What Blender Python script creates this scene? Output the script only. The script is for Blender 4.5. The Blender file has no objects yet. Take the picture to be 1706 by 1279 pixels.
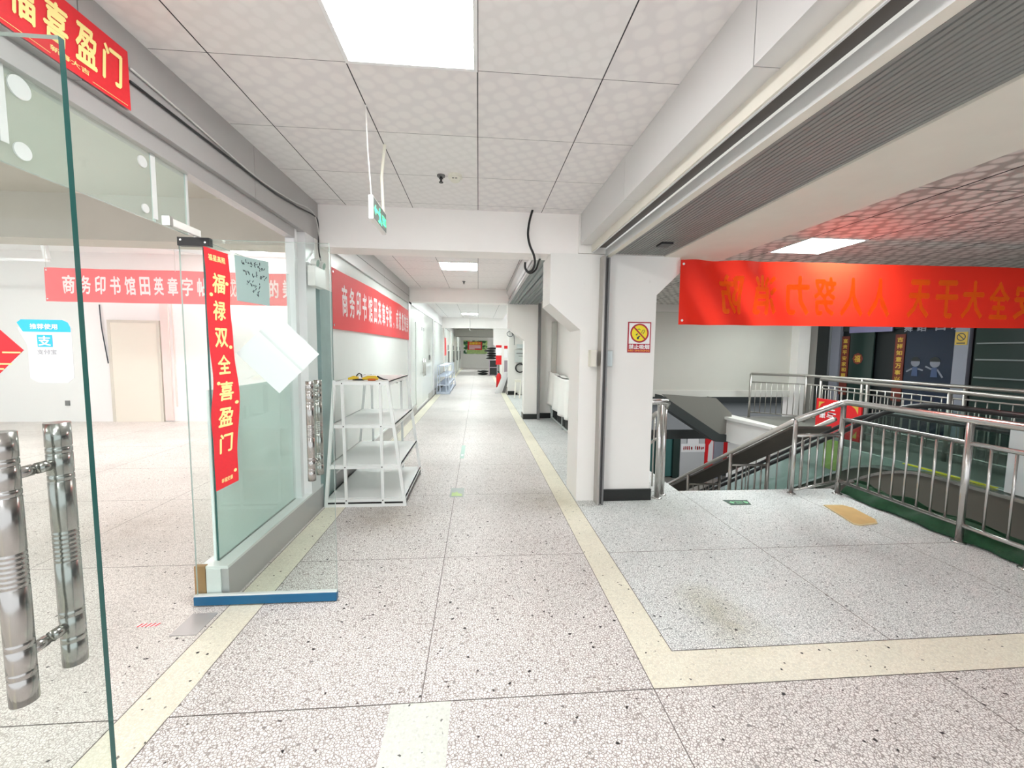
import bpy, bmesh, math, random
from mathutils import Vector, Matrix
random.seed(7)
S = bpy.context.scene
COL = S.collection

# ---------------------------------------------------------------- camera, world, exposure
cam_d = bpy.data.cameras.new('camera'); cam = bpy.data.objects.new('camera', cam_d); COL.objects.link(cam)
FPX, YAW, PIT, ROL = 681.29, 0.0828274, -0.0810683, -0.0116069
cam_d.sensor_fit = 'HORIZONTAL'; cam_d.sensor_width = 36.0; cam_d.lens = FPX / 1706 * 36.0
cam_d.clip_start = 0.05; cam_d.clip_end = 200
_f = Vector((math.sin(YAW)*math.cos(PIT), math.cos(YAW)*math.cos(PIT), math.sin(PIT)))
_r = Vector((math.cos(YAW), -math.sin(YAW), 0)); _d = _f.cross(_r)
_r2 = math.cos(ROL)*_r + math.sin(ROL)*_d; _d2 = -math.sin(ROL)*_r + math.cos(ROL)*_d
cam.matrix_world = Matrix(((_r2.x, -_d2.x, -_f.x, 0), (_r2.y, -_d2.y, -_f.y, 0), (_r2.z, -_d2.z, -_f.z, 1.5), (0, 0, 0, 1)))
S.camera = cam
w = bpy.data.worlds.new('world'); S.world = w; w.use_nodes = True
w.node_tree.nodes['Background'].inputs[0].default_value = (0.93, 0.96, 1.0, 1)
w.node_tree.nodes['Background'].inputs[1].default_value = 0.62
S.view_settings.view_transform = 'Standard'; S.view_settings.look = 'None'
S.view_settings.gamma = 1; S.view_settings.use_curve_mapping = False
S.view_settings.exposure = 1.5
LAMP = 14.0            # strength of the ceiling lamps
try:
    S.cycles.max_bounces = 12; S.cycles.diffuse_bounces = 6; S.cycles.transparent_max_bounces = 24
    S.cycles.sample_clamp_indirect = 6
except Exception: pass

CH = 2.807             # corridor ceiling
WX = -1.46             # left shopfront line

# ---------------------------------------------------------------- materials
def nt(name):
    m = bpy.data.materials.new(name); m.use_nodes = True
    t = m.node_tree; return m, t, t.nodes['Principled BSDF']
def mat(name, c, rough=0.5, metal=0.0, spec=None, noise=0.0, nscale=6.0, bump=0.0, bscale=60.0):
    m, t, b = nt(name)
    b.inputs['Base Color'].default_value = (*c, 1); b.inputs['Roughness'].default_value = rough; b.inputs['Metallic'].default_value = metal
    if spec is not None: b.inputs['Specular IOR Level'].default_value = spec
    co = t.nodes.new('ShaderNodeTexCoord')
    if noise:
        n = t.nodes.new('ShaderNodeTexNoise'); n.inputs['Scale'].default_value = nscale; n.inputs['Detail'].default_value = 5
        t.links.new(co.outputs['Object'], n.inputs['Vector'])
        mx = t.nodes.new('ShaderNodeMix'); mx.data_type = 'RGBA'
        mx.inputs['A'].default_value = (*[x*(1-noise) for x in c], 1); mx.inputs['B'].default_value = (*[min(1, x*(1+noise*0.5)) for x in c], 1)
        t.links.new(n.outputs['Fac'], mx.inputs['Factor']); t.links.new(mx.outputs['Result'], b.inputs['Base Color'])
    if bump:
        n2 = t.nodes.new('ShaderNodeTexNoise'); n2.inputs['Scale'].default_value = bscale
        t.links.new(co.outputs['Object'], n2.inputs['Vector'])
        bp = t.nodes.new('ShaderNodeBump'); bp.inputs['Strength'].default_value = bump; bp.inputs['Distance'].default_value = 0.01
        t.links.new(n2.outputs['Fac'], bp.inputs['Height']); t.links.new(bp.outputs['Normal'], b.inputs['Normal'])
    return m
def emit(name, c, s):
    m, t, b = nt(name); b.inputs['Base Color'].default_value = (*c, 1)
    b.inputs['Emission Color'].default_value = (*c, 1); b.inputs['Emission Strength'].default_value = s
    return m
def glass(name, tint, refl=1.0, haze=0.0):
    m = bpy.data.materials.new(name); m.use_nodes = True; t = m.node_tree; t.nodes.clear()
    o = t.nodes.new('ShaderNodeOutputMaterial'); mx = t.nodes.new('ShaderNodeMixShader')
    tr = t.nodes.new('ShaderNodeBsdfTransparent'); tr.inputs[0].default_value = (*tint, 1)
    gl = t.nodes.new('ShaderNodeBsdfGlossy'); gl.inputs['Roughness'].default_value = 0.02; gl.inputs[0].default_value = (refl, refl, refl, 1)
    fr = t.nodes.new('ShaderNodeFresnel'); fr.inputs['IOR'].default_value = 1.35
    ge = t.nodes.new('ShaderNodeNewGeometry'); sb = t.nodes.new('ShaderNodeMath'); sb.operation = 'SUBTRACT'; sb.inputs[0].default_value = 1
    mu = t.nodes.new('ShaderNodeMath'); mu.operation = 'MULTIPLY'      # the inner side of the thin pane does not mirror
    t.links.new(ge.outputs['Backfacing'], sb.inputs[1]); t.links.new(sb.outputs[0], mu.inputs[0]); t.links.new(fr.outputs[0], mu.inputs[1])
    t.links.new(mu.outputs[0], mx.inputs[0]); t.links.new(tr.outputs[0], mx.inputs[1]); t.links.new(gl.outputs[0], mx.inputs[2])
    if haze:  # diffuse share that paints a foggy reflection onto the pane
        df = t.nodes.new('ShaderNodeBsdfDiffuse'); df.inputs[0].default_value = (0.72, 0.80, 0.74, 1); m2 = t.nodes.new('ShaderNodeMixShader'); m2.inputs[0].default_value = haze
        t.links.new(mx.outputs[0], m2.inputs[1]); t.links.new(df.outputs[0], m2.inputs[2]); t.links.new(m2.outputs[0], o.inputs[0])
    else: t.links.new(mx.outputs[0], o.inputs[0])
    return m
def cloth(name, c, trans=0.4, tc=None):
    m = bpy.data.materials.new(name); m.use_nodes = True; t = m.node_tree; t.nodes.clear()
    o = t.nodes.new('ShaderNodeOutputMaterial'); mx = t.nodes.new('ShaderNodeMixShader'); mx.inputs[0].default_value = trans
    d = t.nodes.new('ShaderNodeBsdfPrincipled'); d.inputs['Base Color'].default_value = (*c, 1); d.inputs['Roughness'].default_value = 0.6
    tl = t.nodes.new('ShaderNodeBsdfTranslucent'); tl.inputs[0].default_value = (*(tc or c), 1)
    t.links.new(d.outputs[0], mx.inputs[1]); t.links.new(tl.outputs[0], mx.inputs[2]); t.links.new(mx.outputs[0], o.inputs[0]); return m

STAINS = [(1.42, 2.04, 0.26, (0.66, 0.63, 0.50)), (1.38, 2.27, 0.24, (0.72, 0.69, 0.56)), (-0.80, 3.62, 0.45, (0.6, 0.55, 0.47)), (0.75, 3.95, 0.5, (0.7, 0.68, 0.6)), (1.85, 3.8, 0.45, (0.72, 0.72, 0.68)), (-2.9, 3.5, 0.8, (0.75, 0.73, 0.7))]
def terrazzo(name, chip, grout, scale=85.0, dark=0.004, rough=0.3):
    m, t, b = nt(name); N = t.nodes.new; L = t.links.new
    co = N('ShaderNodeTexCoord')
    nz = N('ShaderNodeTexNoise'); nz.inputs['Scale'].default_value = 40
    L(co.outputs['Object'], nz.inputs['Vector'])
    wv = N('ShaderNodeMix'); wv.data_type = 'VECTOR'; wv.inputs['Factor'].default_value = 0.012
    L(co.outputs['Object'], wv.inputs['A']); L(nz.outputs['Color'], wv.inputs['B'])
    v = N('ShaderNodeTexVoronoi'); v.inputs['Scale'].default_value = scale; L(wv.outputs['Result'], v.inputs['Vector'])
    e = N('ShaderNodeTexVoronoi'); e.feature = 'DISTANCE_TO_EDGE'; e.inputs['Scale'].default_value = scale; L(wv.outputs['Result'], e.inputs['Vector'])
    sp = N('ShaderNodeSeparateColor'); L(v.outputs['Color'], sp.inputs[0])
    r = N('ShaderNodeValToRGB'); cr = r.color_ramp
    cr.elements[0].position = 0.0; cr.elements[0].color = (0.02, 0.02, 0.022, 1)
    cr.elements[1].position = dark; cr.elements[1].color = (0.02, 0.02, 0.022, 1)
    x = cr.elements.new(dark + 0.004); x.color = (*[c*0.80 for c in chip], 1)
    x = cr.elements.new(0.3); x.color = (*[c*0.93 for c in chip], 1)
    x = cr.elements.new(1.0); x.color = (*chip, 1)
    L(sp.outputs[0], r.inputs[0])
    er = N('ShaderNodeMapRange'); er.inputs['From Min'].default_value = 0.035; er.inputs['From Max'].default_value = 0.14
    L(e.outputs['Distance'], er.inputs['Value'])
    mx = N('ShaderNodeMix'); mx.data_type = 'RGBA'; mx.inputs['A'].default_value = (*grout, 1)
    L(er.outputs['Result'], mx.inputs['Factor']); L(r.outputs[0], mx.inputs['B'])
    n2 = N('ShaderNodeTexNoise'); n2.inputs['Scale'].default_value = 1.3; n2.inputs['Detail'].default_value = 6
    L(co.outputs['Object'], n2.inputs['Vector'])
    mr = N('ShaderNodeMapRange'); mr.inputs['From Min'].default_value = 0.25; mr.inputs['From Max'].default_value = 0.55; mr.inputs['To Min'].default_value = 0.84
    L(n2.outputs['Fac'], mr.inputs['Value'])
    ml = N('ShaderNodeMix'); ml.data_type = 'RGBA'; ml.blend_type = 'MULTIPLY'; ml.inputs['Factor'].default_value = 1
    L(mx.outputs['Result'], ml.inputs['A']); L(mr.outputs['Result'], ml.inputs['B'])
    src = ml.outputs['Result']
    ge = N('ShaderNodeNewGeometry'); n3 = N('ShaderNodeTexNoise'); n3.inputs['Scale'].default_value = 7; n3.inputs['Detail'].default_value = 6; L(ge.outputs['Position'], n3.inputs['Vector'])
    for (px, py, rad, col) in STAINS:                 # grime spots of the old floor
        dn = N('ShaderNodeVectorMath'); dn.operation = 'DISTANCE'; dn.inputs[1].default_value = (px, py, 0); L(ge.outputs['Position'], dn.inputs[0])
        m1 = N('ShaderNodeMapRange'); m1.inputs['From Min'].default_value = 0.0; m1.inputs['From Max'].default_value = rad; m1.inputs['To Min'].default_value = 1.25; m1.inputs['To Max'].default_value = 0.0
        L(dn.outputs['Value'], m1.inputs['Value']); m2 = N('ShaderNodeMath'); m2.operation = 'MULTIPLY'; L(m1.outputs['Result'], m2.inputs[0]); L(n3.outputs['Fac'], m2.inputs[1])
        m3 = N('ShaderNodeMix'); m3.data_type = 'RGBA'; m3.blend_type = 'MULTIPLY'; m3.inputs['B'].default_value = (*col, 1); L(m2.outputs[0], m3.inputs['Factor']); L(src, m3.inputs['A']); src = m3.outputs['Result']
    L(src, b.inputs['Base Color']); b.inputs['Roughness'].default_value = 0.44; b.inputs['Specular IOR Level'].default_value = 0.2
    return m
def dotted(name, base, dot, scale=11.0, wave=False):
    m, t, b = nt(name); N = t.nodes.new; L = t.links.new
    co = N('ShaderNodeTexCoord')
    v = N('ShaderNodeTexVoronoi'); v.inputs['Scale'].default_value = scale; v.inputs['Randomness'].default_value = 0.35
    v.voronoi_dimensions = '2D'
    mp = N('ShaderNodeMapping'); mp.inputs['Rotation'].default_value = (0, 0, 0.55); L(co.outputs['Object'], mp.inputs['Vector']); L(mp.outputs[0], v.inputs['Vector'])
    r = N('ShaderNodeMapRange'); r.inputs['From Min'].default_value = 0.30; r.inputs['From Max'].default_value = 0.50
    r.inputs['To Min'].default_value = 1; r.inputs['To Max'].default_value = 0
    L(v.outputs['Distance'], r.inputs['Value'])
    mx = N('ShaderNodeMix'); mx.data_type = 'RGBA'; mx.inputs['A'].default_value = (*base, 1); mx.inputs['B'].default_value = (*dot, 1)
    L(r.outputs['Result'], mx.inputs['Factor']); L(mx.outputs['Result'], b.inputs['Base Color']); b.inputs['Roughness'].default_value = 0.55
    return m
def dirty(name, c, stain):
    m, t, b = nt(name); N = t.nodes.new; L = t.links.new
    co = N('ShaderNodeTexCoord'); n = N('ShaderNodeTexNoise'); n.inputs['Scale'].default_value = 4.5; n.inputs['Detail'].default_value = 8; n.inputs['Roughness'].default_value = 0.65
    L(co.outputs['Object'], n.inputs['Vector'])
    r = N('ShaderNodeMapRange'); r.inputs['From Min'].default_value = 0.66; r.inputs['From Max'].default_value = 0.8; L(n.outputs['Fac'], r.inputs['Value'])
    mx = N('ShaderNodeMix'); mx.data_type = 'RGBA'; mx.inputs['A'].default_value = (*c, 1); mx.inputs['B'].default_value = (*stain, 1)
    L(r.outputs['Result'], mx.inputs['Factor']); L(mx.outputs['Result'], b.inputs['Base Color']); b.inputs['Roughness'].default_value = 0.75
    return m
def ribbed(name, c, axis, freq, rough=0.5, metal=0.0, depth=0.6):
    m, t, b = nt(name); N = t.nodes.new; L = t.links.new
    b.inputs['Base Color'].default_value = (*c, 1); b.inputs['Roughness'].default_value = rough; b.inputs['Metallic'].default_value = metal
    co = N('ShaderNodeTexCoord'); wv = N('ShaderNodeTexWave'); wv.bands_direction = axis; wv.inputs['Scale'].default_value = freq
    L(co.outputs['Object'], wv.inputs['Vector'])
    bp = N('ShaderNodeBump'); bp.inputs['Strength'].default_value = depth; bp.inputs['Distance'].default_value = 0.02
    L(wv.outputs['Fac'], bp.inputs['Height']); L(bp.outputs['Normal'], b.inputs['Normal']); return m

def leafy(name):
    m, t, b = nt(name); N = t.nodes.new; L = t.links.new
    co = N('ShaderNodeTexCoord'); v = N('ShaderNodeTexVoronoi'); v.inputs['Scale'].default_value = 5.5; L(co.outputs['Object'], v.inputs['Vector'])
    sp = N('ShaderNodeSeparateColor'); L(v.outputs['Color'], sp.inputs[0]); r = N('ShaderNodeValToRGB'); cr = r.color_ramp; cr.interpolation = 'CONSTANT'
    cr.elements[0].color = (0.01, 0.09, 0.03, 1); cr.elements[1].position = 0.28; cr.elements[1].color = (0.12, 0.36, 0.09, 1)
    for p, c in ((0.5, (0.42, 0.60, 0.22, 1)), (0.68, (0.75, 0.80, 0.72, 1)), (0.88, (0.02, 0.14, 0.06, 1))): x = cr.elements.new(p); x.color = c
    L(sp.outputs[0], r.inputs[0]); L(r.outputs[0], b.inputs['Base Color']); return m
M = {}
M['white'] = mat('white_paint', (0.84, 0.82, 0.79), 0.7, noise=0.03)
M['wallr'] = dirty('white_wall_scuffed', (0.84, 0.83, 0.80), (0.66, 0.63, 0.59))
M['beam'] = mat('beam_paint', (0.93, 0.90, 0.875), 0.7, noise=0.03)
M['cream'] = mat('cream_paint', (0.74, 0.71, 0.63), 0.65, noise=0.06)
M['rbeam'] = mat('unpainted_beam', (0.60, 0.57, 0.51), 0.75, noise=0.1, nscale=3)
M['room'] = mat('room_wall', (0.90, 0.90, 0.90), 0.7)
M['tile'] = dotted('ceiling_tile', (0.77, 0.74, 0.74), (0.83, 0.80, 0.79))
M['tile2'] = dotted('ceiling_tile_plain', (0.80, 0.78, 0.77), (0.84, 0.82, 0.81), 14)
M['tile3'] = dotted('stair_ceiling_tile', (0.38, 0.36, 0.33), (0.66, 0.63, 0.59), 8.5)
M['tbar'] = mat('ceiling_gap', (0.035, 0.035, 0.04), 0.5)
M['tbarw'] = mat('ceiling_bar', (0.75, 0.74, 0.73), 0.4)
M['grey'] = mat('grey_metal_panel', (0.44, 0.43, 0.425), 0.38, 0.3)
M['greyd'] = mat('dark_grey_metal', (0.20, 0.20, 0.20), 0.45, 0.4)
M['kick'] = mat('kick_panel', (0.46, 0.45, 0.45), 0.4, 0.2)
M['alu2'] = mat('grey_cladding', (0.68, 0.675, 0.67), 0.4, 0.15)
M['alu'] = mat('aluminium', (0.78, 0.79, 0.80), 0.4, 0.3)
M['sill'] = mat('sill_metal', (0.75, 0.78, 0.77), 0.4, 0.2)
M['slat'] = mat('shutter_slats', (0.30, 0.305, 0.29), 0.5, 0.2, noise=0.2, nscale=3)
M['barw'] = mat('pale_rail_paint', (0.78, 0.79, 0.78), 0.5)
M['handle'] = mat('door_handle_steel', (0.42, 0.41, 0.39), 0.2, 0.95)
M['slat2'] = ribbed('far_shutter_slats', (0.24, 0.27, 0.26), 'X', 5.0, 0.45, 0.3, 1.0)
M['steel'] = mat('stainless_steel', (0.55, 0.54, 0.52), 0.25, 0.92, bump=0.04, bscale=25)
M['steeld'] = mat('worn_steel', (0.46, 0.44, 0.41), 0.38, 0.8)
M['black'] = mat('black_plastic', (0.012, 0.012, 0.013), 0.4)
M['basebk'] = mat('black_baseboard', (0.010, 0.012, 0.011), 0.35)
M['tz'] = terrazzo('terrazzo_corridor', (0.875, 0.845, 0.825), (0.31, 0.27, 0.255))
M['tzg'] = terrazzo('terrazzo_grey', (0.90, 0.92, 0.91), (0.34, 0.36, 0.36), 92)
M['tzr'] = terrazzo('terrazzo_room', (0.88, 0.84, 0.80), (0.46, 0.42, 0.39), 95)
M['tzs'] = terrazzo('terrazzo_strip', (0.87, 0.845, 0.72), (0.74, 0.70, 0.57), 95, 0.004)
M['tzp'] = terrazzo('terrazzo_pale', (0.74, 0.765, 0.71), (0.66, 0.69, 0.63), 100, 0.004)
M['seam'] = mat('floor_seam', (0.17, 0.15, 0.14), 0.6)
M['glass'] = glass('clear_glass', (0.955, 0.985, 0.975))
M['glassg'] = glass('green_tint_glass', (0.935, 0.965, 0.955))
M['glassh'] = glass('reflection_haze_glass', (0.93, 0.965, 0.95), haze=0.10)  # diffuse mix stands in for the pane's hazy reflection
M['glasst'] = glass('transom_glass', (0.90, 0.95, 0.925), haze=0.14)  # foggy reflection of the transom painted in as diffuse haze
M['glassd'] = glass('balustrade_glass', (0.76, 0.84, 0.82))
M['edge'] = mat('glass_edge', (0.015, 0.10, 0.09), 0.15)
M['edgel'] = mat('glass_edge_pale', (0.50, 0.60, 0.57), 0.2)
M['milky'] = mat('milky_panel', (0.74, 0.78, 0.76), 0.22, noise=0.03)
M['milkyw'] = mat('milky_film_glass', (0.78, 0.83, 0.81), 0.2, noise=0.05, nscale=3)
M['aqua'] = mat('aqua_board', (0.86, 0.95, 0.94), 0.5, noise=0.05, nscale=3)
M['teal'] = mat('teal_panel', (0.27, 0.38, 0.37), 0.3, noise=0.35, nscale=5)
M['blue'] = mat('blue_rail', (0.005, 0.115, 0.25), 0.35, noise=0.1)
M['wood'] = mat('raw_wood', (0.38, 0.22, 0.09), 0.7, noise=0.3, nscale=20)
M['red'] = mat('couplet_red', (0.72, 0.012, 0.022), 0.5, noise=0.12, nscale=60)
M['gold'] = mat('gold_print', (0.93, 0.77, 0.30), 0.45)
M['paper'] = mat('white_paper', (0.78, 0.78, 0.79), 0.7)
M['paperaq'] = mat('aqua_paper', (0.50, 0.66, 0.65), 0.7)
M['ink'] = mat('ink', (0.04, 0.06, 0.08), 0.7)
M['banner'] = cloth('banner_red', (0.82, 0.07, 0.075), 0.15)
M['bannerw'] = cloth('banner_white_print', (0.92, 0.80, 0.80), 0.15)
M['bannerr'] = cloth('banner_red_overexposed', (0.84, 0.17, 0.18), 0.3)  # paler copy of the banner red, the room's overexposure put into the colour
M['fire'] = cloth('fire_banner_red', (0.74, 0.016, 0.010), 0.6, (0.98, 0.045, 0.02))
M['fireo'] = cloth('fire_banner_orange', (0.90, 0.24, 0.012), 0.62, (1.0, 0.52, 0.012))
M['lamp'] = emit('lamp_diffuser', (1.0, 0.985, 0.97), LAMP)
M['lampb'] = emit('lamp_diffuser_cool', (0.93, 1.0, 0.98), LAMP*1.5)
M['lampf'] = mat('lamp_frame', (0.85, 0.85, 0.85), 0.4)
M['greene'] = emit('exit_green_glow', (0.05, 0.85, 0.32), 1.3)
M['exitbg'] = mat('exit_face', (0.22, 0.26, 0.24), 0.4)
M['plastic'] = mat('white_plastic', (0.80, 0.80, 0.77), 0.4)
M['ivory'] = mat('ivory_plastic', (0.78, 0.76, 0.66), 0.4)
M['rack'] = mat('white_rack_metal', (0.82, 0.84, 0.83), 0.35)
M['rackb'] = mat('pale_blue_rack', (0.66, 0.72, 0.84), 0.4)
M['yellow'] = mat('yellow_plastic', (0.80, 0.55, 0.03), 0.4)
M['orange'] = mat('orange_plastic', (0.65, 0.14, 0.02), 0.4)
M['green'] = mat('green_netting', (0.008, 0.072, 0.024), 0.7, noise=0.5, nscale=25, bump=0.5, bscale=180)
M['greens'] = mat('green_sign', (0.006, 0.05, 0.028), 0.35)
M['greenl'] = mat('green_print', (0.20, 0.62, 0.30), 0.4)
M['fsgreen'] = mat('faded_green_sticker', (0.28, 0.47, 0.40), 0.4, noise=0.3, nscale=40)
M['fsgrey'] = mat('faded_floor_sign', (0.33, 0.38, 0.35), 0.4, noise=0.3, nscale=30)
M['tan'] = mat('tan_board', (0.62, 0.41, 0.17), 0.7, noise=0.2, nscale=8)
M['tanedge'] = mat('tan_board_edge', (0.62, 0.50, 0.28), 0.7)
M['skirt'] = dirty('stone_skirt', (0.105, 0.098, 0.08), (0.06, 0.055, 0.045))
M['conc2'] = dirty('dark_concrete', (0.19, 0.185, 0.165), (0.08, 0.08, 0.07))
M['conc'] = dirty('concrete', (0.32, 0.31, 0.28), (0.17, 0.17, 0.15))
M['greywall'] = mat('grey_wall_board', (0.55, 0.54, 0.49), 0.7, noise=0.05, nscale=2)
M['band'] = mat('grey_wall_band', (0.62, 0.61, 0.57), 0.6)
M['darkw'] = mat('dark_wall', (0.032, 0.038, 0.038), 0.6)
M['dark'] = mat('dark_interior', (0.012, 0.016, 0.018), 0.5)
M['navy'] = mat('navy_glass', (0.012, 0.022, 0.045), 0.15)
M['dgreen'] = mat('dark_green_glass', (0.02, 0.04, 0.035), 0.15)
M['pillar'] = mat('bluish_pillar', (0.27, 0.285, 0.34), 0.5)
M['tealg'] = mat('teal_glass_door', (0.05, 0.16, 0.15), 0.15)
M['shelfd'] = mat('dim_shelf_board', (0.20, 0.23, 0.23), 0.5)
M['panel'] = mat('pale_grey_board', (0.50, 0.52, 0.53), 0.5)
M['palebl'] = mat('pale_blue_board', (0.60, 0.67, 0.68), 0.45)
M['brownp'] = mat('brown_panel', (0.095, 0.08, 0.068), 0.5, noise=0.2)
M['redsign'] = mat('red_sign', (0.70, 0.006, 0.01), 0.4)
M['signyel'] = mat('sign_yellow', (0.88, 0.72, 0.01), 0.4)
M['signred'] = mat('sign_crimson', (0.42, 0.006, 0.03), 0.4)
M['print_w'] = mat('white_print', (0.88, 0.88, 0.88), 0.5)
M['print_o'] = mat('orange_print', (0.90, 0.38, 0.05), 0.5)
M['print_g'] = mat('grey_print', (0.30, 0.30, 0.31), 0.5)
M['ali'] = mat('sky_blue_print', (0.03, 0.50, 0.86), 0.5)
M['doorb'] = mat('beige_door', (0.82, 0.79, 0.70), 0.5)
M['doorf'] = mat('door_frame', (0.66, 0.64, 0.57), 0.5)
M['pink'] = dirty('pink_plaster', (0.82, 0.72, 0.69), (0.62, 0.45, 0.36))
M['leaf'] = leafy('poster_leaves')
M['leafl'] = mat('poster_lime', (0.50, 0.68, 0.25), 0.5, noise=0.6, nscale=7)
M['bag'] = mat('black_bag', (0.012, 0.012, 0.013), 0.3, bump=0.8, bscale=12)
M['mauve'] = mat('mauve_metal', (0.36, 0.31, 0.35), 0.5)
M['cable'] = mat('grey_cable', (0.62, 0.61, 0.59), 0.5)
M['wht'] = mat('white_cloth', (0.82, 0.83, 0.80), 0.8)
M['meter'] = mat('meter_box_grey', (0.52, 0.55, 0.54), 0.4)
M['tape'] = mat('tape_residue', (0.62, 0.64, 0.63), 0.6)
M['skin'] = mat('decal_pale', (0.20, 0.215, 0.26), 0.6)
M['bluew'] = mat('decal_blue', (0.05, 0.08, 0.17), 0.6)
M['violet'] = mat('violet_strip', (0.30, 0.28, 0.48), 0.5)
M['couplet_d'] = mat('dark_couplet', (0.16, 0.03, 0.02), 0.5)
M['goldd'] = mat('dim_gold', (0.62, 0.42, 0.06), 0.5)
M['lime'] = mat('lime_poster', (0.45, 0.55, 0.05), 0.5)

# ---------------------------------------------------------------- mesh helpers
class MB:
    def __init__(s): s.v = []; s.f = []; s.mi = []; s.mats = []
    def _m(s, m):
        if m is None: m = s.mats[0] if s.mats else None
        if m not in s.mats: s.mats.append(m)
        return s.mats.index(m)
    def poly(s, pts, m=None):
        i = len(s.v); s.v += [tuple(p) for p in pts]; s.f.append(tuple(range(i, i+len(pts)))); s.mi.append(s._m(m)); return s
    def add(s, verts, faces, m=None):
        i = len(s.v); s.v += [tuple(p) for p in verts]; k = s._m(m)
        for f in faces: s.f.append(tuple(i+a for a in f)); s.mi.append(k)
        return s
    def box(s, x0, x1, y0, y1, z0, z1, m=None):
        if x0 > x1: x0, x1 = x1, x0
        if y0 > y1: y0, y1 = y1, y0
        if z0 > z1: z0, z1 = z1, z0
        v = [(x0,y0,z0),(x1,y0,z0),(x1,y1,z0),(x0,y1,z0),(x0,y0,z1),(x1,y0,z1),(x1,y1,z1),(x0,y1,z1)]
        return s.add(v, [(0,3,2,1),(4,5,6,7),(0,1,5,4),(1,2,6,5),(2,3,7,6),(3,0,4,7)], m)
    def obox(s, c, ux, uy, uz, m=None):          # oriented box: centre and half vectors
        c = Vector(c); ux = Vector(ux); uy = Vector(uy); uz = Vector(uz)
        v = [c+a*ux+b*uy+d*uz for d in (-1,1) for b in (-1,1) for a in (-1,1)]
        return s.add(v, [(0,2,3,1),(4,5,7,6),(0,1,5,4),(1,3,7,5),(3,2,6,7),(2,0,4,6)], m)
    def bar(s, p, q, w_, h_, m=None, up=(0,0,1)): # rectangular bar between two points
        p = Vector(p); q = Vector(q); d = (q-p); L = d.length/2; d.normalize(); u = Vector(up)
        a = d.cross(u)
        if a.length < 1e-4: a = d.cross(Vector((1,0,0)))
        a.normalize(); b = a.cross(d)
        return s.obox((p+q)/2, d*L, a*w_/2, b*h_/2, m)
    def tube(s, pts, r, m=None, n=10, cap=True):
        pts = [Vector(p) for p in pts]; rings = []; k = len(pts); prev = None
        rr = r if isinstance(r, (list, tuple)) else [r]*k
        for i, p in enumerate(pts):
            t = (pts[min(i+1,k-1)] - pts[max(i-1,0)]).normalized()
            if prev is None:
                a = t.cross(Vector((0,0,1)))
                if a.length < 1e-3: a = t.cross(Vector((0,1,0)))
            else: a = prev - t*prev.dot(t)
            a.normalize(); prev = a; b = t.cross(a)
            rings.append([p + rr[i]*(math.cos(2*math.pi*j/n)*a + math.sin(2*math.pi*j/n)*b) for j in range(n)])
        v = [q for rg in rings for q in rg]; f = []
        for i in range(k-1):
            for j in range(n):
                f.append((i*n+j, i*n+(j+1)%n, (i+1)*n+(j+1)%n, (i+1)*n+j))
        if cap: f.append(tuple(range(n-1,-1,-1))); f.append(tuple((k-1)*n+j for j in range(n)))
        return s.add(v, f, m)
    def prism(s, poly, axis, a, b, m=None):      # poly in the two other axes, extruded along axis from a to b
        n = len(poly)
        def P(u, v, t):
            return {'x': (t,u,v), 'y': (u,t,v), 'z': (u,v,t)}[axis]
        v = [P(u,w_,a) for u,w_ in poly] + [P(u,w_,b) for u,w_ in poly]
        f = [tuple(range(n)), tuple(range(2*n-1,n-1,-1))] + [(i, n+i, n+(i+1)%n, (i+1)%n) for i in range(n)]
        return s.add(v, f, m)
    def disc(s, c, n_, r, m=None, seg=24, r0=0.0):
        c = Vector(c); nn = Vector(n_).normalized(); a = nn.orthogonal().normalized(); b = nn.cross(a)
        ring = [c + r*(math.cos(2*math.pi*j/seg)*a + math.sin(2*math.pi*j/seg)*b) for j in range(seg)]
        if r0 <= 0: return s.add(ring, [tuple(range(seg))], m)
        ins = [c + r0*(math.cos(2*math.pi*j/seg)*a + math.sin(2*math.pi*j/seg)*b) for j in range(seg)]
        return s.add(ring+ins, [(j,(j+1)%seg,seg+(j+1)%seg,seg+j) for j in range(seg)], m)
    def grid(s, fn, nu, nv, m=None):
        v = [fn(i/nu, j/nv) for j in range(nv+1) for i in range(nu+1)]
        f = [(j*(nu+1)+i, j*(nu+1)+i+1, (j+1)*(nu+1)+i+1, (j+1)*(nu+1)+i) for j in range(nv) for i in range(nu)]
        return s.add(v, f, m)
    def build(s, name, m=None, parent=None, smooth=False, bevel=0.0, solid=0.0, fixn=True):
        off = Vector((0,0,0))
        if parent is not None:
            p = parent
            while p is not None: off += p.location; p = p.parent
        else:
            xs, ys, zs = zip(*s.v); off = Vector(((min(xs)+max(xs))/2, (min(ys)+max(ys))/2, min(zs)))
        me = bpy.data.meshes.new(name); me.from_pydata([tuple(Vector(p)-off) for p in s.v], [], s.f)
        mats = [x if x is not None else m for x in s.mats]
        for x in mats: me.materials.append(x if not isinstance(x, str) else M[x])
        for p, k in zip(me.polygons, s.mi): p.material_index = k; p.use_smooth = smooth
        if fixn:
            bm = bmesh.new(); bm.from_mesh(me); bmesh.ops.recalc_face_normals(bm, faces=bm.faces); bm.to_mesh(me); bm.free()
        o = bpy.data.objects.new(name, me); COL.objects.link(o)
        if parent is not None: o.parent = parent
        else: o.location = off
        if bevel: 
            b = o.modifiers.new('bevel', 'BEVEL'); b.width = bevel; b.segments = 2; b.limit_method = 'ANGLE'
        if solid:
            b = o.modifiers.new('solid', 'SOLIDIFY'); b.thickness = solid; b.offset = 0
        return o
def B(*a, m=None): return MB().box(*a, m=m)

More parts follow.
